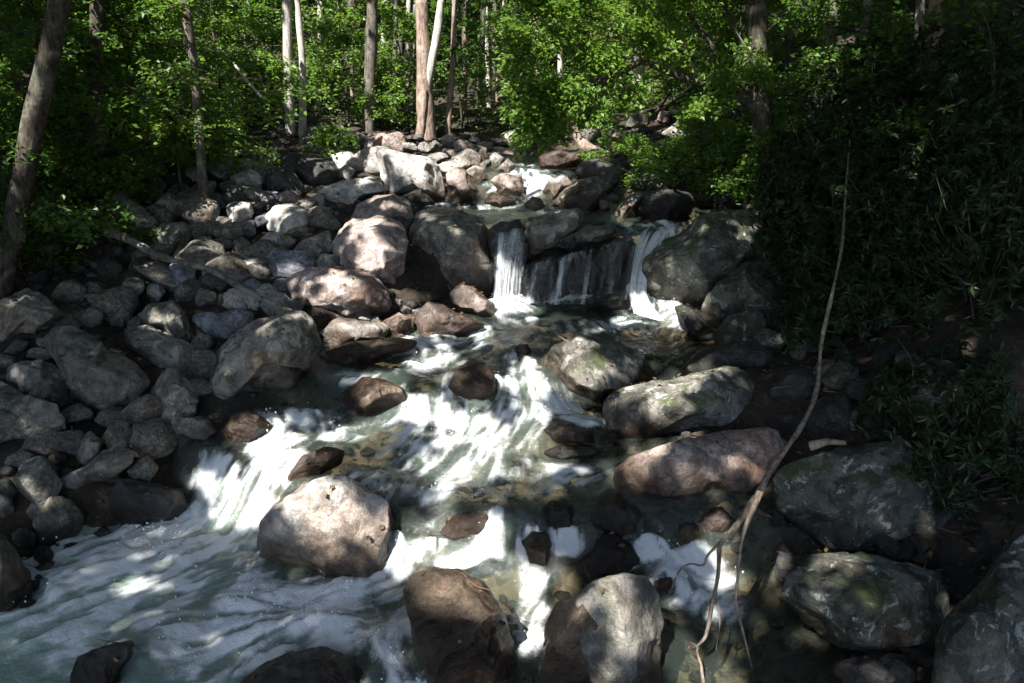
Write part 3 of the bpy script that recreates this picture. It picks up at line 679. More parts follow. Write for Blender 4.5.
# current: mostly towards the viewer, swinging left in the lower pool, parting round every stone
ang = np.radians(-90 - 48 * sstep(8.6, 6.2, WYY) * sstep(1.5, -2.0, WXX) - 16 * sstep(9.5, 8.0, WYY))
FX, FY = np.cos(ang), np.sin(ang)
bx, by = FX.copy(), FY.copy()
wake = np.zeros_like(LV); pile = np.zeros_like(LV)
for (rx, ry, rr) in ROCK_XYR:
    dx, dy = WXX - rx, WYY - ry; r2 = dx * dx + dy * dy; R2 = (rr * .95) ** 2
    r2 = np.maximum(r2, R2); k = R2 / r2
    dot = (bx * dx + by * dy) / np.sqrt(r2)
    FX -= k * (2 * dot * dx / np.sqrt(r2) - bx); FY -= k * (2 * dot * dy / np.sqrt(r2) - by)
    rad = np.sqrt(dx * dx + dy * dy); along = bx * dx + by * dy; across = np.abs(-by * dx + bx * dy)
    ring = np.exp(-((rad - rr * 1.02) / (.16)) ** 2)
    pile = np.maximum(pile, np.exp(-((rad - rr) / .2) ** 2) * sstep(.3, -rr, along))
    tail = np.exp(-(across / (rr * .8)) ** 2) * sstep(rr * .5, rr * 1.1, along) * sstep(rr * 1.1 + 1.1, rr * 1.0, along)
    wake = np.maximum(wake, np.maximum(ring * .75, tail * .55))
nm = np.hypot(FX, FY) + 1e-6; FX /= nm; FY /= nm
def bil(A, gx_, gy_):
    gx_ = np.clip(gx_, 0, NXW - 1.001); gy_ = np.clip(gy_, 0, NYW - 1.001)
    i = gx_.astype(int); j = gy_.astype(int); a = gx_ - i; b = gy_ - j
    return A[j, i] * (1 - a) * (1 - b) + A[j, i + 1] * a * (1 - b) + A[j + 1, i] * (1 - a) * b + A[j + 1, i + 1] * a * b
GX, GY = np.meshgrid(np.arange(NXW, dtype=float), np.arange(NYW, dtype=float))
def lic(A, steps, h):
    acc = A.copy(); n = 1
    for sgn in (1, -1):
        px, py = GX.copy(), GY.copy()
        for _ in range(steps):
            fx, fy = bil(FX, px, py), bil(FY, px, py)
            px += sgn * h * fx; py += sgn * h * fy
            acc += bil(A, px, py); n += 1
    return acc / n
def rank(A):
    o = np.empty(A.size); o[np.argsort(A.ravel(), kind='stable')] = np.linspace(0, 1, A.size); return o.reshape(A.shape)
def nz(scale, seed, octs=3): return fbm(P2(WXX * scale, WYY * scale), seed, octs).reshape(LV.shape)
streak_f = rank(lic(nz(24, 51, 2), 9, 1.0)); streak_c = rank(lic(nz(10, 52, 3), 15, 1.3))
warp = nz(2.2, 60, 3) * .5
def nzw(scale, seed, octs):
    return fbm(P2((WXX + warp) * scale, (WYY + warp * .7) * scale), seed, octs).reshape(LV.shape)
lace = lic(1 - np.abs(nzw(7, 53, 4)) * 2.2, 3, 1.0); lace = rank(lace)
clump = rank(lic(nzw(3.2, 54, 4), 6, 1.2))
FOAM = [  # pixel ellipses of white water: u, v, radius u, radius v, strength
 (120, 580, 140, 66, .62), (60, 640, 110, 60, .45), (180, 540, 100, 40, .95), (150, 525, 45, 18, .9), (240, 510, 42, 36, .72), (275, 455, 42, 36, .75), (310, 420, 32, 16, .75),
 (225, 480, 45, 32, .6), (345, 500, 40, 14, .3), (300, 615, 120, 50, .78), (205, 640, 90, 46, .74), (160, 610, 60, 40, .6), (400, 590, 45, 34, .62), (430, 553, 70, 16, .95), (505, 545, 40, 18, .9),
 (260, 655, 90, 30, .72), (392, 650, 34, 45, .70), (535, 620, 22, 60, .62), (330, 650, 50, 25, .7), (420, 685, 80, 25, .7),
 (450, 435, 100, 54, .70), (470, 370, 80, 30, .45), (420, 490, 110, 24, .42), (560, 480, 60, 20, .35), (350, 380, 40, 14, .35), (570, 330, 60, 14, .35), (430, 420, 60, 20, .9), (520, 395, 46, 34, .95), (480, 465, 70, 22, .55), (505, 365, 30, 20, .6), (395, 352, 60, 12, .38), (465, 343, 62, 16, .55), (345, 435, 40, 12, .5), (390, 455, 30, 25, .45),
 (430, 402, 40, 12, .9), (590, 425, 30, 12, .6), (560, 408, 30, 10, .6), (470, 525, 60, 14, .55),
 (512, 300, 34, 12, 1.0), (570, 297, 64, 7, .8), (655, 306, 36, 20, .85), (680, 322, 30, 12, .6), (640, 322, 40, 8, .5), (520, 320, 26, 14, .5),
 (690, 580, 52, 34, .74), (650, 555, 25, 18, .7), (566, 545, 24, 18, .62), (720, 610, 40, 20, .4), (625, 565, 20, 12, .5),
 (522, 184, 40, 19, 1.0), (470, 206, 70, 4, .7), (560, 212, 30, 4, .4), (660, 232, 34, 12, .9), (205, 410, 12, 10, .6), (215, 346, 16, 6, .5), (90, 545, 30, 12, .35),
]
I = np.zeros_like(LV)
RAG = .42 * nzw(2.4, 81, 4) + .25 * (streak_c - .5)
for (u, v, ru, rv, s) in FOAM:
    e = np.sqrt(((uu - u) / ru) ** 2 + ((vv - v) / rv) ** 2) + RAG
    I = np.maximum(I, s * sstep(1.25, .35, e))
I = np.clip(I + wake * .5 * sstep(-.1, .4, I) * (WYY < 12.6), 0, 1)
I = np.clip(I * (1 + .55 * nzw(2.6, 78, 4)) + .12 * nz(1.7, 77, 3), 0, 1)
mixn = .20 * streak_c + .22 * streak_f + .30 * lace + .28 * clump
mixn = rank(mixn)
soft = rank(.42 * streak_c + .20 * streak_f + .22 * lace + .16 * clump)
foam = np.clip(I * 1.22 * (.16 + 1.0 * soft) - .06, 0, 1)
foam = np.clip(foam + .5 * sstep(.70, 1.0, I) * sstep(.3, .8, soft), 0, 1) * sstep(.03, .3, I)
shade_run = sstep(420, 260, uu) * sstep(505, 545, vv)
foam = np.clip(foam + .42 * shade_run * sstep(.62, .95, rank(.5 * lace + .3 * clump + .2 * streak_f)) * sstep(.2, .5, I), 0, 1)
turb = np.clip(I, 0, 1)
billow = lic(1 - np.abs(nzw(3.4, 71, 3)) * 2, 6, 1.2)
hgt = LV + .012 * (streak_c - .5) * (.5 + turb) + turb * (.05 * (billow - .6) + .05 * (clump - .5) + .10 * nz(1.9, 75, 2) + .04 * nz(7, 74, 4) + .012 * nz(17, 72, 3)) + .012 * nz(5, 73, 3) + .02 * foam + .07 * pile
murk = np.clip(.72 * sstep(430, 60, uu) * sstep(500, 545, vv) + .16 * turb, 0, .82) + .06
inside = np.minimum(WXX - xl_(WYY), xr_(WYY) - WXX)
keepv = inside > -.55
q = grid_faces(NXW, NYW); kq = keepv.ravel()[q].all(1)
q = q[kq]; used = np.unique(q); remap = np.zeros(NXW * NYW, int); remap[used] = np.arange(len(used))
me = mesh_np('stream_water', np.stack([WXX.ravel(), WYY.ravel(), hgt.ravel()], 1)[used], remap[q], M_WATER,
             attrs={'foam': foam.ravel()[used], 'murk': murk.ravel()[used]})
tag(add_obj('stream_water', me), 'clear mountain stream breaking into white foam over rocks', kind='structure')

# falling veils: sheets of water that hug the ledges
def veil(name, label, rows, density, seed, strands=1.0, soft=.25, bulge=.0):
    """rows: (u left, v left, u right, v right, distance) from the lip down"""
    n, m = 110, 80
    rows = np.array(rows, float); L = np.array([at(r[0], r[1], r[4]) for r in rows]); R_ = np.array([at(r[2], r[3], r[4]) for r in rows])
    L = smooth_path(L, m); R_ = smooth_path(R_, m)
    t = np.linspace(0, 1, m); s = np.linspace(0, 1, n); T_, S_ = np.meshgrid(t, s, indexing='ij')
    P = L[:, None] * (1 - S_[..., None]) + R_[:, None] * S_[..., None]
    P[..., 1] -= bulge * np.sin(np.pi * S_)
    Q = P.reshape(-1, 3); W_ = np.linalg.norm(R_[0] - L[0]); a = S_.ravel() * W_
    st = fbm(np.stack([a * 9 + seed, T_.ravel() * 1.3, a * 0], 1), seed, 4)
    st2 = fbm(np.stack([a * 26 + seed, T_.ravel() * 2.0, a * 0], 1), seed + 3, 3)
    Q[:, 1] -= .05 * st + .025 * st2
    edge = sstep(0, soft, S_.ravel() + .12 * st2) * sstep(1, 1 - soft, S_.ravel() - .12 * st2)
    f = np.clip(density + strands * (st * .8 + st2 * .28), 0, 1) * edge * (.7 + .3 * T_.ravel()) * sstep(-.05, .3, T_.ravel() + .25 * st)
    me = mesh_np(name, Q, grid_faces(n, m), M_FALL, attrs={'foam': f})
    return tag(add_obj(name, me), label, 'waterfall', None, 'structure')
def fall_mat():
    b = NB('falling_water')
    tc = b.n('ShaderNodeTexCoord'); mp = b.n('ShaderNodeMapping'); b.l(tc.outputs['Object'], mp.inputs[0]); mp.inputs['Scale'].default_value = (1, 1, .12)
    n1 = b.noise(mp.outputs[0], 30, 4, .6); foam = b.attr('foam')
    f = b.math('MULTIPLY', b.ramp(b.math('ADD', foam, b.math('MULTIPLY', b.math('SUBTRACT', n1, .5), .5)), .05, 1.05), b.ramp(foam, .0, .25))
    tr = b.n('ShaderNodeBsdfTransparent'); tr.inputs['Color'].default_value = (.85, .87, .87, 1)
    gl = b.n('ShaderNodeBsdfGlossy'); gl.inputs['Roughness'].default_value = .15; b.l(b.bump(n1, .7, .03), gl.inputs['Normal'])
    m0 = b.n('ShaderNodeMixShader'); m0.inputs[0].default_value = .02; b.l(tr.outputs[0], m0.inputs[1]); b.l(gl.outputs[0], m0.inputs[2])
    wd = b.n('ShaderNodeBsdfDiffuse'); wd.inputs['Color'].default_value = (.80, .83, .87, 1); b.l(b.bump(n1, .8, .03), wd.inputs['Normal'])
    m2 = b.n('ShaderNodeMixShader'); b.l(f, m2.inputs[0]); b.l(m0.outputs[0], m2.inputs[1]); b.l(wd.outputs[0], m2.inputs[2])
    return b.out(m2.outputs[0])
M_FALL = fall_mat()
veil('waterfall', 'narrow white fall dropping between the olive grey boulder and the lip block',
     [(494, 230, 527, 224, 13.3), (493, 236, 529, 231, 12.85), (491, 262, 526, 256, 12.6), (488, 304, 522, 304, 12.45)], .60, 5, .55, .3, .05)
veil('waterfall', 'thin broken veils trickling over the wide dark ledge',
     [(524, 262, 642, 228, 12.75), (520, 268, 644, 236, 12.45), (518, 282, 640, 264, 12.3), (516, 302, 634, 298, 12.2)], .22, 9, .85, .1, .22)
veil('waterfall', 'bright white chute sliding down beside the massive mottled boulder',
     [(640, 226, 700, 216, 13.7), (634, 236, 676, 228, 13.1), (630, 262, 655, 262, 12.6), (627, 292, 650, 296, 12.2), (630, 312, 668, 322, 11.6)], .78, 13, .40, .22, .06)

# flying drops where the water breaks
def spray():
    rg = np.random.default_rng(55); V, F = ico(1)
    p = np.clip(turb.ravel() - .7, 0, 1) * np.clip(foam.ravel() - .3, 0, 1) * keepv.ravel() * (WYY.ravel() < 13); p /= p.sum()
    idx = rg.choice(p.size, 1500, p=p); n = len(idx)
    C = np.stack([WXX.ravel()[idx], WYY.ravel()[idx], hgt.ravel()[idx] + .01 + .13 * rg.random(n) ** 2.5], 1) + rg.normal(size=(n, 3)) * .02
    r = .003 + .007 * rg.random(n) ** 3
    st = np.stack([r, r, r * rg.uniform(.8, 1.8, n)], 1)
    P = (C[:, None] + V[None] * st[:, None]).reshape(-1, 3); Fs = (F[None] + (np.arange(n) * len(V))[:, None, None]).reshape(-1, 3)
    b = NB('spray_drops'); p_ = b.pbsdf((.8, .83, .85), .25, None, .5)
    tag(add_obj('water_spray', mesh_np('water_spray', P, Fs, b.out(p_.outputs[0]))), 'white drops of spray thrown up by the rapids', 'spray', kind='stuff')
spray()

# ------------------------------------------------------------------ trees, shrubs, dead wood
def unit(a): return a / (np.linalg.norm(a, axis=-1, keepdims=True) + 1e-9)
def leaves(pos, dirn, nrm, ln, wd, fold=.18, droop=.12):
    """two folded triangles per leaf (base, side, tip, side)"""
    dirn = unit(dirn); side = unit(np.cross(dirn, nrm)); nr = unit(np.cross(side, dirn))
    ln = np.asarray(ln)[:, None]; wd = np.asarray(wd)[:, None]
    a = pos; m = pos + dirn * ln * .45 + nr * wd * fold
    l = m + side * wd * .5; r = m - side * wd * .5; t = pos + dirn * ln - nr * ln * droop
    V = np.stack([a, r, t, l], 1).reshape(-1, 3)
    b = np.arange(len(pos))[:, None] * 4
    F = np.concatenate([b + (0, 1, 2), b + (0, 2, 3)], 0)
    return V, F
def tubes(paths, sides=5):
    Vs, Fs, base = [], [], 0
    for pts, rad in paths:
        pts = np.asarray(pts, float); rad = np.asarray(rad, float); n = len(pts)
        tg = unit(np.gradient(pts, axis=0)); ref = np.where(np.abs(tg[:, 2:3]) > .9, [[1., 0, 0]], [[0, 0, 1.]])
        x = unit(np.cross(tg, ref)); y = np.cross(tg, x)
        a = np.arange(sides) / sides * 2 * np.pi
        ring = pts[:, None] + rad[:, None, None] * (np.cos(a)[None, :, None] * x[:, None] + np.sin(a)[None, :, None] * y[:, None])
        Vs.append(ring.reshape(-1, 3))
        i = np.arange(n - 1)[:, None] * sides; j = np.arange(sides)[None]; k = (j + 1) % sides
        Fs.append(np.stack([base + i + j, base + i + k, base + i + sides + k, base + i + sides + j], -1).reshape(-1, 4)); base += n * sides
    return np.concatenate(Vs), np.concatenate(Fs)
def trunk_mesh(name, pts, rad, mat, seed, sides=14, rough=.12, flare=0.0):
    n = max(12, int(len(pts) * 5)); p = smooth_path(pts, n)
    r = np.interp(np.linspace(0, 1, n), np.linspace(0, 1, len(rad)), rad)
    L = np.cumsum(np.r_[0, np.linalg.norm(np.diff(p, axis=0), axis=1)])
    r = r * (1 + flare * np.exp(-L / .25))
    V, F = tubes([(p, r)], sides)
    C = np.repeat(p, sides, 0); R = np.repeat(r, sides)
    q = V * np.array([1, 1, .35])
    V = C + (V - C) * (1 + rough * fbm(q * 7 + seed, 21, 3) + rough * 1.2 * fbm(V * 2.2 + seed, 22, 2))[:, None]
    return mesh_np(name, V, F, mat)

def bough(rg, start, end, rad, nleaf, width, llen, lwid, sag=.1, jit=.38, vj=.13):
    """a twig carrying a flat spray of leaves; returns leaf arrays and twig paths"""
    start = np.asarray(start, float); end = np.asarray(end, float)
    L = np.linalg.norm(end - start); ax = (end - start) / (L + 1e-9)
    side = unit(np.cross(ax, [0, 0, 1.])); up = np.cross(side, ax)
    t = np.linspace(0, 1, 7)
    wob = rg.normal(size=3) * .05 * L
    path = start + (end - start) * t[:, None] + wob * (np.sin(np.pi * t))[:, None] + np.array([0, 0, 1]) * (sag * L * (np.sin(np.pi * t * .9) - t * .3))[:, None]
    tw = [(path, rad * (1 - .8 * t))]
    ns = max(4, int(nleaf / 26))
    pos, dr, nr = [], [], []
    for k in range(ns):
        s = .18 + .82 * (k + rg.random()) / ns
        b = np.array([np.interp(s, t, path[:, i]) for i in range(3)])
        sg = 1 if k % 2 else -1
        w = width * (1.15 - s) ** .6 * rg.uniform(.6, 1.15)
        d = unit(side * sg * rg.uniform(.7, 1.1) + ax * rg.uniform(.35, .95) + np.array([0, 0, 1]) * rg.uniform(-.45, .25))
        e = b + d * w + np.array([0, 0, -.1]) * w
        tw.append((np.stack([b, (b + e) / 2 + [0, 0, .03 * w], e]), np.array([.45, .3, .12]) * rad))
        m = max(6, int(nleaf / ns))
        f = rg.random(m) ** .75
        p = b + (e - b) * f[:, None] + rg.normal(size=(m, 3)) * np.array([.09, .09, vj]) * (w + .25)
        s2 = np.where(rg.random(m) < .5, 1, -1)[:, None]
        ps = unit(np.cross(d, up))
        dd = d * .8 + ps * s2 * rg.uniform(.2, 1.1, (m, 1)) + rg.normal(size=(m, 3)) * jit
        pos.append(p); dr.append(dd); nr.append(np.array([0, 0, 1.]) + rg.normal(size=(m, 3)) * jit * 1.3)
    pos = np.concatenate(pos); m = len(pos); sc = rg.uniform(.4, 1.2, m)
    return (pos, np.concatenate(dr), np.concatenate(nr), llen * sc, lwid * sc), tw
def cat(ls): return [np.concatenate([l[i] for l in ls]) for i in range(5)]

def sapling(name, label, cat_, base, height, radius, seed, nb=16, nleaf=170, llen=.10, lwid=.07, leaf='maple', bark='dark', low=.25, lean=(0, 0), group=None, flat=.0, stem_r=.03, droop=.25):
    rg = np.random.default_rng(seed); base = np.asarray(base, float)
    root = empty(name, base, label, cat_, group)
    top = np.array([lean[0], lean[1], height])
    ctrl = np.array([[0, 0, -.15], top * .35 + rg.normal(size=3) * .06 * height * (1, 1, 0), top * .7 + rg.normal(size=3) * .06 * height * (1, 1, 0), top])
    add_obj('stem', trunk_mesh('stem', ctrl, [stem_r, stem_r * .8, stem_r * .5, stem_r * .2], BARK[bark], seed, 7), root)
    sp = smooth_path(ctrl, 30); ls, tw = [], []
    for k in range(nb):
        h = low + (1 - low) * (k + rg.random()) / nb
        b = sp[min(29, int(h * 29))]
        az = k * 2.4 + rg.uniform(-.5, .5)
        hr = (h - low) / (1 - low + 1e-6)
        L = radius * (1.05 - .7 * hr ** 1.6) * rg.uniform(.65, 1.15)
        e = b + np.array([math.cos(az) * L, math.sin(az) * L, L * rg.uniform(-droop, .22)])
        a, t = bough(rg, b, e, stem_r * .45, nleaf, .42 * L + .12, llen, lwid)
        ls.append(a); tw += t
    V, F = leaves(*cat(ls)); add_obj('foliage', mesh_np('foliage', V, F, LEAF[leaf], smooth=False), root)
    V, F = tubes(tw, 4); add_obj('branches', mesh_np('branches', V, F, BARK[bark]), root)
    return root

def laurel(label, base, rx, rz, seed, nw=220, llen=.115, lwid=.042, group=None):
    """evergreen shrub: whorls of long narrow leaves at the twig ends"""
    rg = np.random.default_rng(seed); base = np.asarray(base, float)
    root = empty('rhododendron', base, label, 'shrub', group)
    d = unit(rg.normal(size=(nw, 3))); d[:, 2] = np.abs(d[:, 2]) * 1.35 - .72
    rr = rg.uniform(.3, 1.0, nw) ** .6
    C = d * rr[:, None] * (rx, rx, rz * .62) + (0, 0, rz * .5)
    C += .25 * np.stack([vnoise(C * 1.7 + seed, 3), vnoise(C * 1.7 + seed, 4), vnoise(C * 1.7 + seed, 5)], 1)
    per = 9
    c = np.repeat(C, per, 0); m = len(c)
    ax = np.repeat(unit(d + rg.normal(size=(nw, 3)) * .4 + (0, 0, .3)), per, 0)
    u_ = unit(np.cross(ax, rg.normal(size=(m, 3)))); w_ = np.cross(ax, u_)
    th = np.tile(np.arange(per) * 2 * np.pi / per, nw) + rg.uniform(-.3, .3, m)
    dr = np.cos(th)[:, None] * u_ + np.sin(th)[:, None] * w_ + ax * rg.uniform(-.1, .7, (m, 1)) - np.array([0, 0, .25])
    s = rg.uniform(.65, 1.15, m)
    V, F = leaves(c, dr, ax + rg.normal(size=(m, 3)) * .25, llen * s, lwid * s, .15, .16)
    add_obj('foliage', mesh_np('foliage', V, F, LEAF['laurel'], smooth=False), root)
    st = []
    for k in range(4):
        az = k * 1.6 + rg.uniform(-.3, .3); e = np.array([math.cos(az) * rx * .6, math.sin(az) * rx * .6, rz * rg.uniform(.6, .95)])
        p = smooth_path([(0, 0, -.2), e * (.3, .3, .4) + rg.normal(size=3) * .08, e * (.65, .65, .8), e], 10)
        st.append((p, np.linspace(.016, .006, 10)))
    for i in rg.choice(nw, min(nw, 90), False):
        st.append((np.stack([C[i] * (.45, .45, .6), C[i] * .8, C[i]]), np.array([.010, .007, .004])))
    V, F = tubes(st, 5); add_obj('stems', mesh_np('stems', V, F, BARK['dark']), root)
    return root

# ---- dead leaves and twigs lying on stones and soil: uncountable
def litter():
    bpy.context.view_layer.update(); dg = bpy.context.evaluated_depsgraph_get()
    rg = np.random.default_rng(88); pos, nor, tw = [], [], []
    for k in range(9000):
        x, y = rg.uniform(-11, 8), rg.uniform(4.5, 24)
        if rg.random() > .35 + .65 * (vnoise(np.array([[x * .8, y * .8, 0]]), 9)[0] > 0): continue
        ok, loc, nr, _, ob, _m = scene.ray_cast(dg, Vector((x, y, 9)), Vector((0, 0, -1)))
        if not ok or ob.name.startswith(('stream_water', 'waterfall', 'water_spray')) or nr[2] < .55: continue
        if k % 9 == 0:
            a = rg.uniform(0, 6.28); L = rg.uniform(.12, .45); c = np.array(loc) + (0, 0, .015); d = np.array([math.cos(a), math.sin(a), rg.uniform(-.1, .2)]) * L
            tw.append((np.stack([c - d / 2, c + rg.normal(size=3) * .015, c + d / 2]), np.array([.008, .007, .004])))
        else: pos.append(np.array(loc) + np.array(nr) * .008); nor.append(np.array(nr) + rg.normal(size=3) * .3)
    m = len(pos); s = rg.uniform(.6, 1.2, m)
    V, F = leaves(np.array(pos), rg.normal(size=(m, 3)) * (1, 1, .15), np.array(nor), .075 * s, .045 * s, .25, -.1)
    V2, F2 = tubes(tw, 4)
    me = mesh_np('leaf_litter', np.concatenate([V, V2]), [F, F2 + len(V)], leaf_mat('dead_leaf', (.05, .033, .02), (.19, .125, .07), (.12, .07, .03), rough=.8, spec=.15, tw=.15), smooth=False)
    tag(add_obj('leaf_litter', me), 'tan dead leaves and twigs scattered on stones and soil', 'leaf litter', kind='stuff')
litter()

# ---- trunks: pixel path from the foot upward, pixel widths, distance from the viewer
TREES = [
 ('tall_tree', 'leaning mossy tree trunk at the left edge, sunlit patch halfway up', [(-2, 300), (18, 210), (34, 120), (50, 50), (60, 0)], (22, 17), 10.6, 'dark'),
 ('tall_tree', 'straight dark brown trunk behind the leaning left one', [(101, 215), (98, 120), (97, 10), (97, -5)], (14, 12), 13.0, 'dark'),
 ('tall_tree', 'thin grey trunk with a pale upper half in the leaves left of the stone field', [(204, 200), (195, 80), (186, 12), (184, -5)], (9, 8), 13.6, 'grey'),
 ('tall_tree', 'pale grey straight trunk, left one of the pair behind the broad dark boulder', [(291, 152), (288, 70), (287, 0), (287, -5)], (9, 7), 19.6, 'pale'),
 ('tall_tree', 'thin whitish trunk, right one of the pair behind the broad dark boulder', [(302, 152), (303, 75), (299, 20), (297, -5)], (7, 5), 19.4, 'pale'),
 ('tall_tree', 'mottled grey trunk between the pale pair and the forked tree', [(368, 146), (370, 80), (372, 20), (373, -5)], (11, 10), 21.0, 'grey'),
 ('tall_tree', 'thin brown trunk right of the forked tree', [(447, 158), (449, 110), (452, 75), (455, -5)], (6, 5), 21.5, 'red'),
 ('tall_tree', 'thin greyish trunk well right of the forked tree, before dark woods', [(477, 140), (480, 80), (482, 40), (484, -5)], (6, 5), 25.0, 'grey'),
 ('tall_tree', 'slim trunk in dark woods left of the overhanging green bough', [(496, 140), (498, 90), (503, 40), (506, -5)], (6, 5), 26.0, 'red'),
 ('tall_tree', 'slender pale trunk glimpsed through the overhanging bough', [(640, 118), (638, 70), (637, 20), (636, -5)], (9, 8), 26.0, 'pale'),
 ('tall_tree', 'slim grey trunk showing high between the pale pair and the mottled trunk', [(392, 140), (394, 80), (396, 30), (396, -5)], (5, 4), 26.0, 'grey'),
 ('tall_tree', 'slender sunlit trunk just left of the forked tree top', [(407, 140), (407, 80), (408, 30), (409, -5)], (5, 4), 27.0, 'pale'),
 ('tall_tree', 'mossy sunlit trunk leaning left in the dark woods on the right', [(818, 150), (824, 90), (829, 40), (834, -5)], (13, 11), 14.5, 'grey'),
 ('tall_tree', 'thin dark trunk right of the sunlit leaning one in the right woods', [(862, 170), (860, 90), (863, 40), (868, -5)], (9, 8), 13.0, 'grey'),
 ('tall_tree', 'dark trunk showing only its top, upper right of the photo', [(918, 200), (919, 80), (920, 20), (920, -5)], (10, 8), 12.0, 'grey'),
 ('tall_tree', 'thicker trunk beside the one showing only its top, upper right', [(934, 200), (935, 80), (936, 20), (937, -5)], (13, 12), 11.4, 'red'),
 ('tall_tree', 'dark straight trunk behind the green bushes, right of the branching tree', [(788, 170), (789, 90), (791, 20), (792, -5)], (9, 8), 16.5, 'dark'),
]
TRUNK_XY = []                                        # (x, y, root) of every tree that carries a crown above the picture
def tall_tree(name, label, px, wpx, Yd, bark, seed, H=15.0, group=None):
    pts = [at(u, v, Yd) for u, v in px]
    z0 = float(ground_base(pts[0][0], Yd)) - .15
    if pts[0][2] > z0: pts.insert(0, np.array([pts[0][0] - (pts[1][0] - pts[0][0]) * .1, Yd, z0]))
    d = unit(pts[-1] - pts[-3]); d[1] = 0
    rg = np.random.default_rng(seed)
    while pts[-1][2] < H:
        pts.append(pts[-1] + d * 2.2 + rg.normal(size=3) * (.1, .1, 0))
    root = empty(name, pts[0], label, 'tree', group)
    sc = Yd / F_PX / 2 * 1.03
    rads = np.linspace(wpx[0], wpx[1], len(px)).tolist(); k = len(pts) - len(px)
    rads = [wpx[0]] * (1 if k and pts[0][2] == z0 else 0) + rads
    while len(rads) < len(pts): rads.append(rads[-1] * .86)
    o = np.array(pts) - pts[0]
    add_obj('trunk', trunk_mesh('trunk', o, np.array(rads) * sc, BARK[bark], seed, 14, .1, .45), root)
    TRUNK_XY.append((pts[-1][0], pts[-1][1], root, o, max(.02, rads[-1] * sc)))
    return root
for k, (nm, lab, px, w, Yd, bk) in enumerate(TREES): tall_tree(nm, lab, px, w, Yd, bk, 300 + k)
# the forked tree: two stems out of one foot
fk = tall_tree('forked_tree', 'forked pale tree with two stems rising from a thick reddish foot', [(427, 160), (426, 120), (424, 85), (423, 50), (421, 0), (420, -5)], (19, 8), 21.0, 'red', 330)
f0 = np.array(fk.location)
pp = [at(u, v, 20.95) - f0 for u, v in [(426, 92), (430, 70), (437, 35), (441, 0), (444, -30)]]
pp.append(pp[-1] + np.array([.6, 0, 5])); add_obj('trunk', trunk_mesh('trunk', pp, np.array([8, 9, 8, 7, 6.5, 3]) * 21 / F_PX / 2, BARK['pale'], 331), fk)
pp = [at(u, v, 20.8) - f0 for u, v in [(418, 160), (420, 135), (423, 110), (425, 90)]]
add_obj('root', trunk_mesh('root', pp, np.array([12, 9, 7, 4]) * 21 / F_PX / 2, BARK['red'], 332), fk)
# thin trunks deeper in the woods
rg = np.random.default_rng(78)
for k in range(12):
    u = [318, 338, 352, 384, 415, 465, 488, 515, 538, 560, 610, 262][k]; Yd = rg.uniform(22.5, 26); w = rg.uniform(3.5, 5.5)
    tall_tree('slim_tree', 'thin pale trunk at the near edge of the woods behind the stream', [(u + rg.uniform(-4, 4), 150), (u, 80), (u + rg.uniform(-3, 3), 10), (u + rg.uniform(-4, 4), -5)], (w, w * .8), Yd,
              ['pale', 'grey', 'red'][k % 3], 440 + k, 17, 'thin pale trunks at the edge of the woods')
rg = np.random.default_rng(77)
for k in range(26):
    u = float(rg.choice([rg.uniform(200, 520), rg.uniform(330, 520), rg.uniform(520, 760), rg.uniform(110, 300)])); Yd = rg.uniform(27, 38)
    w = rg.uniform(4, 8)
    tall_tree('slim_tree', 'slim trunk far back in the woods behind the stream', [(u + rg.uniform(-4, 4), 150), (u, 80), (u + rg.uniform(-4, 4), 10), (u + rg.uniform(-5, 5), -5)], (w, w * .8), Yd,
              ['grey', 'red', 'dark', 'grey'][k % 4], 400 + k, 17, 'slim trunks far back in the woods')

# ---- the branching tree that leans its boughs over the far stream
bt = tall_tree('branching_tree', 'dark branching tree reaching its leafy boughs over the far stream', [(770, 200), (762, 110), (758, 50), (757, 0), (757, -5)], (20, 15), 14.2, 'dark', 340)
b0 = np.array(bt.location)
rgb = np.random.default_rng(9)
limbs = [[(757, 108, 14.2), (735, 96, 14.0), (700, 83, 13.8), (665, 72, 13.6), (640, 60, 13.5)], [(640, 60, 13.5), (610, 78, 13.4), (580, 96, 13.3), (555, 108, 13.2)],
         [(752, 92, 14.2), (728, 68, 14.3), (706, 38, 14.4), (690, 16, 14.5), (676, -8, 14.6)], [(722, 60, 14.3), (700, 62, 14.1), (680, 52, 14.0)], [(748, 60, 14.2), (735, 30, 14.0), (722, 2, 13.8)],
         [(700, 82, 13.8), (690, 60, 13.6), (684, 44, 13.5)], [(758, 40, 14.2), (790, 10, 13.8), (812, -14, 13.5)]]
V, F = tubes([(smooth_path([at(*q) - b0 for q in l], 14), np.linspace(.085 - .011 * i, .022, 14)) for i, l in enumerate(limbs)], 8)
add_obj('limbs', mesh_np('limbs', V, F, BARK['dark']), bt)
ls, tws = [], []
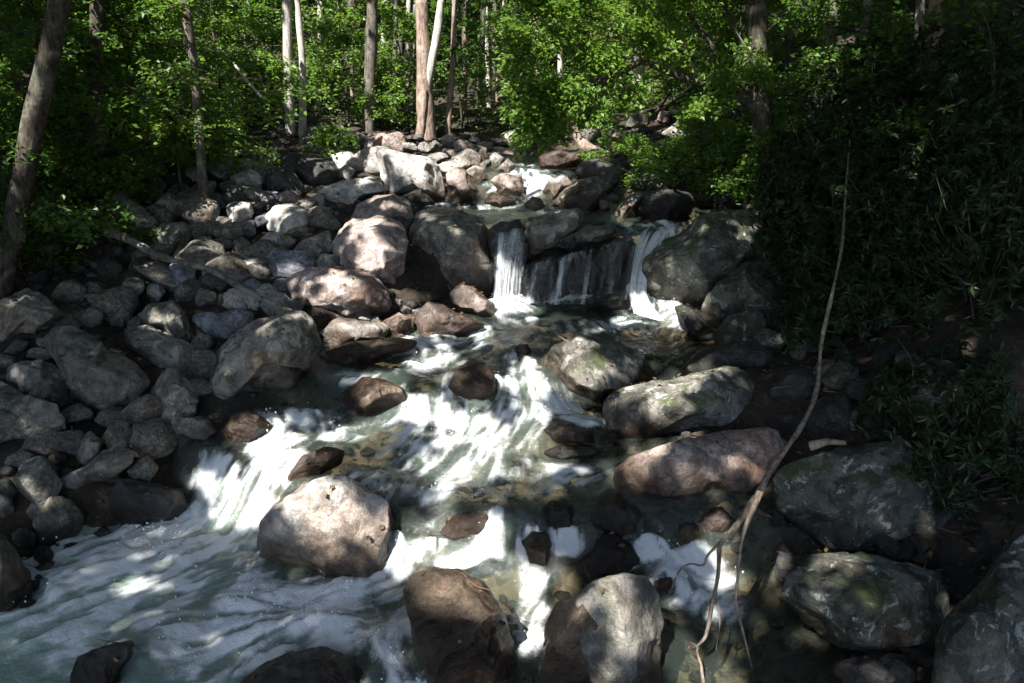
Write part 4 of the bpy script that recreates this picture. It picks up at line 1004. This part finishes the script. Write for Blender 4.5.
for (u0, v0, u1, v1, ya, yb, nl) in [(640, 60, 560, 30, 13.5, 13, 420), (640, 60, 585, 60, 13.5, 13.2, 420), (610, 78, 540, 92, 13.4, 13.0, 460), (600, 85, 530, 125, 13.3, 12.9, 460), (580, 96, 545, 135, 13.3, 13, 380), (560, 105, 515, 110, 13.2, 12.8, 380),
      (665, 72, 610, 110, 13.6, 13.2, 380), (665, 72, 640, 25, 13.6, 13.2, 380), (690, 30, 620, 10, 14.4, 13.8, 420), (690, 16, 650, -20, 14.5, 14, 380), (700, 60, 640, 40, 14, 13.6, 380), (706, 40, 725, 85, 14.4, 13.8, 300),
      (560, 40, 510, 60, 13.2, 12.8, 380), (600, 20, 540, 5, 13.4, 13, 380), (640, 30, 580, -5, 13.6, 13.2, 380), (560, 60, 505, 25, 13.1, 12.6, 380), (722, 2, 680, -10, 13.8, 13.5, 300), (735, 30, 760, 75, 14, 13.4, 300), (740, 90, 690, 112, 14, 13.4, 300), (620, 75, 590, 118, 13.4, 13.1, 340), (580, 96, 510, 88, 13.3, 12.9, 380), (570, 15, 515, -10, 13.3, 12.8, 340), (555, 108, 520, 140, 13.2, 12.9, 300)]:
    a, t = bough(rgb, at(u0, v0, ya) - b0, at(u1, v1, yb) - b0, .014, int(nl * 2.0), .62, .10, .066, .05)
    ls.append(a); tws += t
V, F = leaves(*cat(ls)); add_obj('foliage', mesh_np('foliage', V, F, LEAF['backlit'], smooth=False), bt)
V, F = tubes(tws, 4); add_obj('twigs', mesh_np('twigs', V, F, BARK['dark']), bt)

# ---- young trees and bushes: foot pixel, distance or None, height, radius, look
def foot(u, v, Yd=None):
    if Yd is None: p, _ = hit(u, v); return np.array([p[0], p[1], float(ground_base(p[0], p[1])) - .05])
    x = (u - 512) / F_PX * Yd * (FWD[1] + 0) * 1.02; return np.array([x, Yd, float(ground_base(x, Yd)) - .05])
YOUNG = [
 ('maple_sapling', 'green leafy sapling behind the leaning left trunk', (20, 0), 12.6, 4.2, 1.7, 22, 200, .10, 'maple'),
 ('maple_sapling', 'leafy sapling around the straight dark left trunk', (100, 0), 13.4, 4.4, 1.7, 22, 200, .10, 'maple'),
 ('maple_sapling', 'bright green sapling whose bough droops over the peaked boulder', (165, 0), 14.2, 4.2, 1.8, 24, 210, .10, 'backlit'),
 ('maple_sapling', 'leafy sapling in front of the thin grey trunk with the pale upper half', (225, 0), 17.0, 4.6, 1.8, 22, 200, .11, 'backlit'),
 ('maple_sapling', 'shaded sapling at the far left edge above the dark bank', (-30, 0), 10.8, 3.6, 1.5, 20, 200, .09, 'maple'),
 ('maple_sapling', 'dark sapling between the two left trunks', (62, 0), 15.5, 5.0, 1.9, 22, 200, .11, 'maple'),
 ('maple_sapling', 'shaded sapling at the back of the stone field, left end', (140, 0), 17.5, 5.0, 2.0, 22, 200, .11, 'maple'),
 ('low_shrub', 'leafy shrub hiding the foot of the straight dark left trunk', (98, 222), None, 1.1, 1.0, 14, 170, .09, 'maple'),
 ('low_shrub', 'leafy shrub at the foot of the thin grey trunk with the pale upper half', (200, 172), None, 1.0, .9, 14, 170, .09, 'backlit'),
 ('low_shrub', 'low leafy shrub spreading over the left bank below the dark trunk', (75, 235), None, 1.1, 1.2, 14, 170, .09, 'maple'),
 ('low_shrub', 'low shrub at the foot of the leaning left trunk', (20, 262), None, .9, 1.0, 12, 170, .09, 'maple'),
 ('low_shrub', 'small shrub hanging over the long slab at the top of the stone field', (128, 196), None, 1.0, 1.0, 12, 170, .09, 'backlit'),
 ('low_shrub', 'low bright shrub growing over the white slab', (330, 158), None, .7, .6, 10, 90, .09, 'backlit'),
 ('woodland_shrub', 'bright green shrub just left of the mottled grey trunk', (345, 0), 22.0, 2.6, 1.5, 18, 150, .11, 'backlit'),
 ('woodland_shrub', 'green shrub behind the pale trunk pair', (270, 0), 22.5, 3.4, 1.9, 20, 160, .12, 'maple'),
 ('woodland_shrub', 'tall leafy sapling between the pale pair and the mottled trunk', (325, 0), 24.5, 5.2, 1.9, 20, 160, .12, 'backlit'),
 ('woodland_shrub', 'green shrub between the mottled trunk and the forked tree', (396, 0), 23.0, 3.0, 1.5, 16, 150, .12, 'backlit'),
 ('woodland_shrub', 'grey green bush right of the forked tree', (462, 0), 22.5, 3.7, 1.3, 16, 150, .11, 'maple'),
 ('woodland_shrub', 'dark bush in the woods right of the thin brown trunk', (520, 0), 24.5, 3.6, 1.9, 18, 150, .12, 'maple'),
 ('woodland_shrub', 'sunlit yellow green sapling behind the overhanging bough', (590, 0), 25.0, 4.8, 1.9, 20, 160, .12, 'backlit'),
 ('woodland_shrub', 'sunlit leafy sapling right of the slender pale trunk', (670, 0), 25.5, 4.6, 2.0, 20, 160, .12, 'backlit'),
 ('woodland_shrub', 'sapling behind the limbs of the branching tree', (715, 0), 22.0, 5.2, 2.0, 20, 160, .12, 'maple'),
 ('woodland_shrub', 'leafy sapling at the back of the woods above the forked tree', (430, 0), 29.0, 6.0, 2.2, 20, 160, .14, 'maple'),
 ('woodland_shrub', 'leafy sapling at the back of the woods beside the slim trunks', (500, 0), 30.0, 6.2, 2.2, 20, 160, .14, 'maple'),
 ('woodland_shrub', 'tall sapling at the back of the woods behind the mottled trunk', (370, 0), 30.5, 6.2, 2.2, 20, 160, .14, 'backlit'),
 ('woodland_shrub', 'tall sapling behind the thin grey trunk with the pale upper half', (240, 0), 24.5, 5.6, 2.2, 20, 170, .13, 'backlit'),
 ('woodland_shrub', 'leafy sapling far behind the stone field, deep shade', (185, 0), 23.0, 5.4, 2.2, 20, 170, .13, 'maple'),
 ('woodland_shrub', 'leafy sapling high behind the fallen log on the right bank', (690, 0), 27.5, 6.5, 2.3, 22, 190, .13, 'backlit'),
 ('woodland_shrub', 'leafy sapling behind the slim trunks, between the slender pale trunk and the far pool', (620, 0), 29, 6.5, 2.3, 22, 190, .13, 'backlit'),
 ('woodland_shrub', 'sapling at the back right of the branching tree trunk', (750, 0), 26, 6.8, 2.3, 22, 190, .13, 'maple'),
 ('woodland_shrub', 'low green shrub at the foot of the mottled grey trunk', (380, 0), 21.6, 1.3, 1.1, 14, 150, .10, 'backlit'),
 ('woodland_shrub', 'low green shrub at the edge of the woods left of the pale pair', (250, 0), 20.5, 1.6, 1.2, 14, 150, .10, 'maple'),
 ('maple_sapling', 'bright sapling between the peaked boulder up the right bank and the branching tree', (700, 0), 20.5, 4.0, 1.5, 22, 190, .10, 'backlit'),
 ('maple_sapling', 'sapling behind the left limbs of the branching tree', (735, 0), 19.0, 4.2, 1.6, 22, 190, .10, 'backlit'),
 ('maple_sapling', 'slender bright sapling beside the slender pale trunk behind the bough', (655, 0), 22.5, 4.2, 1.5, 22, 190, .10, 'backlit'),
 ('fern_bush', 'feathery green bush over the dark boulder right of the falls', (668, 190), None, .9, .95, 16, 150, .075, 'backlit'),
 ('fern_bush', 'green bush with one bright yellow green spray on the right bank', (705, 178), None, 1.3, 1.1, 16, 150, .085, 'backlit'),
 ('fern_bush', 'dark green bush behind the massive mottled boulder', (745, 200), None, 1.5, 1.2, 18, 170, .085, 'maple'),
 ('fern_bush', 'low feathery bush left of the peaked boulder up the right bank', (625, 165), None, .7, .9, 12, 130, .08, 'backlit'),
 ('fern_bush', 'dim bush at the foot of the branching tree', (785, 215), None, 1.7, 1.2, 18, 170, .085, 'maple'),
 ('maple_sapling', 'leafy sapling in front of the sunlit leaning trunk on the right', (830, 0), 13.2, 4.6, 1.6, 22, 190, .09, 'maple'),
 ('maple_sapling', 'dim sapling right of the branching tree top', (800, 0), 17.5, 5.6, 1.9, 22, 190, .11, 'backlit'),
 ('maple_sapling', 'dark leafy sapling below the two upper right trunks', (920, 0), 13.5, 6.0, 1.9, 24, 200, .10, 'maple'),
 ('maple_sapling', 'leafy sapling in the upper right corner', (1010, 0), 10.8, 5.2, 1.6, 24, 200, .09, 'maple'),
 ('maple_sapling', 'shaded sapling behind the dark thicket, between the thin trunk and the upper right trunks', (880, 0), 16.5, 6.4, 2.0, 22, 190, .11, 'maple'),
]
for k, (nm, lab, (u, v), Yd, h, r, nb, nl, ll, lf) in enumerate(YOUNG):
    sapling(nm, lab, 'sapling' if 'sapling' in nm else 'shrub', foot(u, v, Yd), h, r, 500 + k, int(nb * 1.15), int(nl * 1.35), ll * 1.05, ll * .72, lf, 'dark', .12 if h < 2 else .22)
LAURELS = [
 ('dark evergreen shrub with long leaves in the right edge thicket, above the root end boulder', (1030, 0), 8.3, 1.15, 2.4),
 ('dark evergreen thicket shrub behind the leaning dead stem', (868, 0), 11.4, 1.3, 2.5),
 ('dark evergreen shrub right of the leaning dead stem', (925, 0), 10.2, 1.3, 2.6),
 ('tall dark evergreen shrub at the right edge of the thicket', (1040, 0), 9.0, 1.4, 3.2),
 ('dark evergreen shrub above the massive mottled boulder', (835, 0), 12.4, 1.2, 2.2),
 ('dark evergreen shrub at the back of the right thicket', (960, 0), 11.0, 1.5, 3.4),
 ('dark evergreen shrub behind the thin dark trunk', (880, 0), 12.4, 1.5, 3.0),
 ('low evergreen shrub by the lower right boulders at the right edge', (1045, 0), 6.9, .6, 1.3),
 ('low evergreen shrub overhanging the big dark boulder from the right bank', (1015, 0), 8.6, .8, 1.3),
 ('dense low evergreen shrub covering the bank behind the root end', (905, 0), 9.2, .8, .9),
 ('low evergreen shrub at the right edge, just behind the corner boulder', (1010, 0), 7.4, .9, 1.5),
 ('evergreen shrub on the dark bank right of the massive mottled boulder', (862, 0), 10.6, .8, 1.2),
 ('evergreen shrub deep in the shade between boulders and thicket', (855, 0), 9.8, .7, 1.0),
]
for k, (lab, (u, v), Yd, rx, rz) in enumerate(LAURELS):
    laurel(lab, foot(u, v, Yd), rx, rz, 700 + k, int(520 * rx * rz / 2.2), group=None)

# ---- dead wood
def dead(name, label, paths, bark, cat_, seed):
    """paths: list of ([(u, v, Y)...], (w0, w1) px); the first is the main piece"""
    P0 = at(*paths[0][0][-1]); root = None
    for i, (pp, (w0, w1)) in enumerate(paths):
        pts = np.array([at(*q) for q in pp]) - P0
        n = len(pp); rad = (w0 + (w1 - w0) * np.linspace(0, 1, n) ** (1.5 if n > 9 else 1)) * np.array([q[2] for q in pp]) / F_PX / 2 * .82
        me = trunk_mesh(name, pts, rad, BARK[bark], seed + i, 10, .36)
        if i == 0: root = add_obj(name, me, loc=P0); tag(root, label, cat_)
        else: add_obj('root', me, root)
    return root
dead('dead_tree', 'slender bare dead stem leaning left with twisted pale roots dangling to the water', [
    ([(850, 140, 11.2), (848, 165, 10.7), (845, 205, 9.9), (842, 245, 9.1), (833, 290, 8.4), (822, 340, 7.8), (817, 388, 7.25), (805, 420, 6.85), (788, 446, 6.55), (771, 470, 6.3), (758, 495, 6.08), (742, 518, 5.92), (728, 538, 5.8)], (2, 14)),
    ([(760, 492, 6.0), (748, 520, 5.85), (741, 545, 5.75), (738, 575, 5.65), (735, 606, 5.55)], (9, 4)),
    ([(728, 536, 5.8), (720, 545, 5.75), (718, 575, 5.62), (712, 605, 5.5), (706, 635, 5.38), (697, 648, 5.33), (701, 665, 5.28), (704, 690, 5.2)], (7, 6)),
    ([(720, 542, 5.78), (708, 555, 5.75), (703, 565, 5.7), (690, 564, 5.66), (680, 570, 5.62), (672, 588, 5.58)], (5, 3)),
    ([(698, 648, 5.33), (692, 643, 5.33), (689, 648, 5.33)], (4, 3)),
    ([(716, 590, 5.55), (720, 620, 5.45), (716, 650, 5.35)], (2.5, 1.5)),
    ([(735, 600, 5.5), (745, 640, 5.35), (752, 668, 5.25)], (5, 2)),
], 'dead', 'dead tree', 900)
dead('dead_log', 'short weathered log end lying on the big dark right bank boulder', [([(810, 446, 6.45), (828, 442, 6.4), (846, 443, 6.35)], (13, 7))], 'dead', 'log', 920)
def on_ground(u, v, up=.15):
    p, _ = hit(u, v); return (u, v, p[1] - up)
dead('fallen_branch', 'long fallen branch lying slantwise across the left stone field', [
    ([(108, 231, 11.85), (130, 240, 11.65), (155, 254, 11.35), (180, 262, 11.15), (210, 270, 10.95), (240, 287, 10.60), (265, 300, 10.35), (292, 312, 10.15)], (11, 6)),
    ([(210, 270, 10.95), (232, 272, 10.95), (252, 276, 10.85)], (4, 2))], 'grey', 'branch', 930)
dead('dead_snag', 'bare pale snag twig among the leaves left of the pale trunk pair', [([(233, 62, 16), (240, 72, 15.9), (250, 84, 15.8), (262, 98, 15.7)], (3, 4))], 'pale', 'branch', 940)
dead('tree_stump', 'tan broken stump leaning behind the far pool', [([(572, 126, 20.6), (578, 138, 20.5), (588, 150, 20.4), (592, 158, 20.3)], (8, 16)), ([(588, 146, 20.4), (600, 150, 20.3), (612, 155, 20.2)], (7, 4))], 'red', 'stump', 950)
dead('fallen_log', 'dark fallen log above the boulders far up the right bank', [([(690, 118, 21), (710, 113, 20.8), (735, 112, 20.6), (765, 108, 20.4)], (5, 7))], 'dark', 'log', 960)

# ---- the canopy far above the picture: unseen leaves, kept or dropped to cast the wanted sun and shade
LIT = [  # where the sun gets through: direction of view (u, v), radii, strength
 (440, 165, 90, 16, 1), (340, 158, 26, 10, .95), (400, 156, 30, 9, 1), (432, 190, 20, 14, .9), (500, 180, 60, 22, 1), (556, 180, 26, 18, .95), (590, 152, 40, 12, .8), (660, 122, 50, 12, .6),
 (285, 213, 28, 13, .95), (240, 235, 100, 60, .26), (180, 225, 30, 20, .2), (240, 203, 14, 5, .85), (370, 245, 36, 30, .66), (380, 200, 22, 7, .8), (328, 292, 34, 16, .70), (350, 300, 30, 16, .8), (350, 330, 44, 14, .95), (440, 318, 48, 16, .8), (472, 300, 22, 12, .8),
 (572, 370, 36, 26, .68), (560, 350, 18, 10, .7), (695, 386, 44, 20, .86), (672, 418, 14, 16, .97), (645, 472, 42, 24, .97), (715, 515, 24, 16, .97), (780, 475, 30, 14, .35), (850, 490, 70, 30, .26),
 (450, 420, 110, 50, .46), (372, 392, 40, 18, .9), (310, 430, 44, 20, .7), (430, 360, 80, 24, .55), (325, 515, 60, 48, 1.0), (300, 465, 44, 24, .8), (400, 480, 100, 34, .60), (540, 460, 70, 30, .72),
 (460, 525, 80, 20, .85), (455, 585, 50, 22, .62), (440, 560, 60, 18, .92), (625, 600, 36, 26, .36), (590, 650, 40, 34, .34), (690, 580, 42, 28, .36), (330, 590, 60, 24, .34), (270, 500, 40, 34, .85), (520, 600, 34, 44, .75),
 (165, 316, 18, 10, .9), (250, 425, 16, 10, .85), (508, 280, 30, 30, .6), (600, 320, 60, 14, .4), (560, 214, 30, 8, .4), (470, 215, 60, 9, .55), (660, 290, 60, 40, .35), (720, 235, 44, 14, .42), (860, 590, 70, 30, .24), (700, 660, 34, 30, .7),
 (340, 440, 40, 12, .85), (240, 505, 40, 22, .6), (640, 390, 26, 8, .5),
 # leaves and trunks of the woods
 (350, 100, 150, 62, .75), (296, 70, 14, 80, .9), (372, 70, 10, 80, .75), (428, 70, 20, 90, .95), (620, 75, 120, 75, .62), (700, 40, 80, 40, .5), (560, 110, 50, 40, .5), (205, 100, 70, 70, .6), (210, 165, 30, 36, .85), (140, 40, 80, 40, .42), (60, 50, 40, 30, .2),
 (28, 135, 14, 40, .8), (188, 40, 10, 50, .8), (240, 60, 40, 60, .5), (690, 180, 50, 20, .62), (480, 90, 60, 60, .42), (828, 60, 16, 50, .6), (858, 160, 8, 16, .7), (918, 20, 26, 26, .45), (640, 80, 10, 40, .95), (800, 30, 40, 40, .38), (760, 480, 16, 40, .5), (720, 560, 20, 60, .6), (700, 640, 16, 50, .8), (885, 130, 90, 70, .10),
]
def lit_px(u, v, base):
    L = np.array(base, float)
    for (a, b, ra, rb, s) in LIT:
        e = np.sqrt(((u - a) / ra) ** 2 + ((v - b) / rb) ** 2); L = np.maximum(L, s * sstep(1.2, .7, e))
    return 1 - (1 - L) ** np.where(L > .3, 1.7, 1)
SLOPE = SUN[:2] / SUN[2]
def light_plan():
    """shadow plan: every seen point is carried along the sunlight down to z = 0, and the sun wanted there noted"""
    bpy.context.view_layer.update(); dg = bpy.context.evaluated_depsgraph_get()
    cell = .16; x0, y0, nx, ny = -30.0, -10.0, 380, 420
    A = np.zeros((ny, nx)); Wt = np.zeros((ny, nx))
    for v in range(-6, 690, 5):
        for u in range(-10, 1036, 5):
            d = ray(u, v); ok, loc, *_ = scene.ray_cast(dg, Vector(CAM), Vector(d / np.linalg.norm(d)))
            if not ok or loc[1] > 48: continue
            base = ((.85 if loc[1] > 26 else .52) if u > 170 else .10) if loc[1] > 21 else (.012 if u > 720 else .04)
            L = float(lit_px(u, v, base))
            i = int((loc[0] - SLOPE[0] * loc[2] - x0) / cell); j = int((loc[1] - SLOPE[1] * loc[2] - y0) / cell)
            if 1 <= i < nx - 1 and 1 <= j < ny - 1:
                w = .08 + L * L; A[j - 1:j + 2, i - 1:i + 2] += L * w; Wt[j - 1:j + 2, i - 1:i + 2] += w
    return A, Wt, cell, x0, y0, nx, ny
def shade_canopy():
    rg = np.random.default_rng(21)
    A, Wt, cell, x0, y0, nx, ny = light_plan()
    def scatter(n, xa, xb, ya, yb): return np.stack([rg.uniform(xa, xb, n), rg.uniform(ya, yb, n)], 1)
    G = np.concatenate([scatter(150000, -16, 15, .5, 26), scatter(75000, -24, 24, 20.5, 48)])
    i = np.clip(((G[:, 0] - x0) / cell).astype(int), 0, nx - 1); j = np.clip(((G[:, 1] - y0) / cell).astype(int), 0, ny - 1)
    w = Wt[j, i]
    L = np.where(w > 0, A[j, i] / np.maximum(w, 1e-6), np.where(G[:, 1] > 22, .35, .02))
    # the sun's patches break up at the leaves: noise turns the density into clumps
    nn = .75 * fbm(np.stack([G[:, 0] * 1.7, G[:, 1] * 1.7, G[:, 0] * 0], 1), 61, 3) + .25 * fbm(np.stack([G[:, 0] * 4.5, G[:, 1] * 4.5, G[:, 0] * 0], 1), 63, 2)
    o = np.empty(len(nn)); o[np.argsort(nn)] = np.linspace(0, 1, len(nn)); nn = o
    keep = 1 - sstep(nn - .12, nn + .05, L)
    k = (rg.random(len(G)) < np.where(L < .03, 1, keep)) & (L < .94)
    G = G[k]; m = len(G)
    h = rg.uniform(9.5, 16, m)
    P = np.concatenate([G + SLOPE * h[:, None], h[:, None]], 1)
    dirn = rg.normal(size=(m, 3)) * (1, 1, .35); nr = rg.normal(size=(m, 3)) * .5 + (0, 0, 1) + SUN * .4
    s = rg.uniform(.7, 1.2, m)
    tx = [(t[0], t[1]) for t in TRUNK_XY]
    own = np.zeros(m, int); best = np.full(m, 1e9)
    for i, (a, b) in enumerate(tx):
        d = (P[:, 0] - a) ** 2 + (P[:, 1] - b) ** 2; w = d < best; own[w] = i; best[w] = d[w]
    for i, (a, b, root, o, rtop) in enumerate(TRUNK_XY):
        w = own == i
        if w.sum() < 20: continue
        org = np.array(root.location)
        V, F = leaves(P[w] - org, dirn[w], nr[w], .30 * s[w], .22 * s[w])
        add_obj('shade_crown', mesh_np('shade_crown', V, F, LEAF['shade_canopy'], smooth=False), root)

# ---- the wood beyond, one mass of leaves on the hillside
def far_wood():
    rg = np.random.default_rng(31); n = 170000
    y = 27.5 + 25 * rg.random(n) ** 1.3; x = rg.uniform(-34, 34, n) * (y / 42)
    z0 = ground_base(x, y); top = 7 + 3 * fbm(P2(x * .2, y * .2), 5, 2)
    z = z0 + top * rg.random(n) ** .8
    dens = fbm(np.stack([x * .55, y * .55, z * .8], 1), 8, 3)
    k = rg.random(n) < sstep(-.10, .15, dens) * sstep(26, 34, y + 6 * dens); P = np.stack([x, y, z], 1)[k]; m = len(P); s = rg.uniform(.7, 1.2, m)
    V, F = leaves(P, rg.normal(size=(m, 3)) * (1, 1, .4), rg.normal(size=(m, 3)) * .5 + (0, -.2, 1), .30 * s, .2 * s)
    o = add_obj('far_wood_foliage', mesh_np('far_wood_foliage', V, F, LEAF['maple'], smooth=False)); tag(o, 'dense green leaves of the woods on the hillside far behind the stream', 'woods', kind='stuff')
far_wood()
def undergrowth():
    rg = np.random.default_rng(41); n = 90000
    x = np.concatenate([rg.uniform(-22, 18, n // 2), rg.uniform(-15, -5, n // 2), rg.uniform(2, 12, n // 2)]); y = np.concatenate([rg.uniform(20.3, 34, n // 2), rg.uniform(8.5, 21, n // 2), rg.uniform(12, 26, n // 2)])
    d = fbm(P2(x * .7, y * .7), 19, 3); dl = xl_(y) - x
    ok = (d > .02) & ((y > 21) | (dl > 5.6) | ((x - xr_(y) > 2.0) & (y > 12))) & (rg.random(len(x)) < sstep(.0, .25, d))
    x, y, d = x[ok], y[ok], d[ok]; m = len(x)
    z = ground_base(x, y) + rg.random(m) ** 1.4 * (.25 + 1.3 * d)
    s = rg.uniform(.6, 1.15, m)
    V, F = leaves(np.stack([x, y, z], 1), rg.normal(size=(m, 3)) * (1, 1, .3), rg.normal(size=(m, 3)) * .45 + (0, 0, 1), .12 * s, .075 * s)
    o = add_obj('undergrowth', mesh_np('undergrowth', V, F, LEAF['maple'], smooth=False)); tag(o, 'low green undergrowth covering the forest floor under the trees', 'undergrowth', kind='stuff')
undergrowth()
shade_canopy()
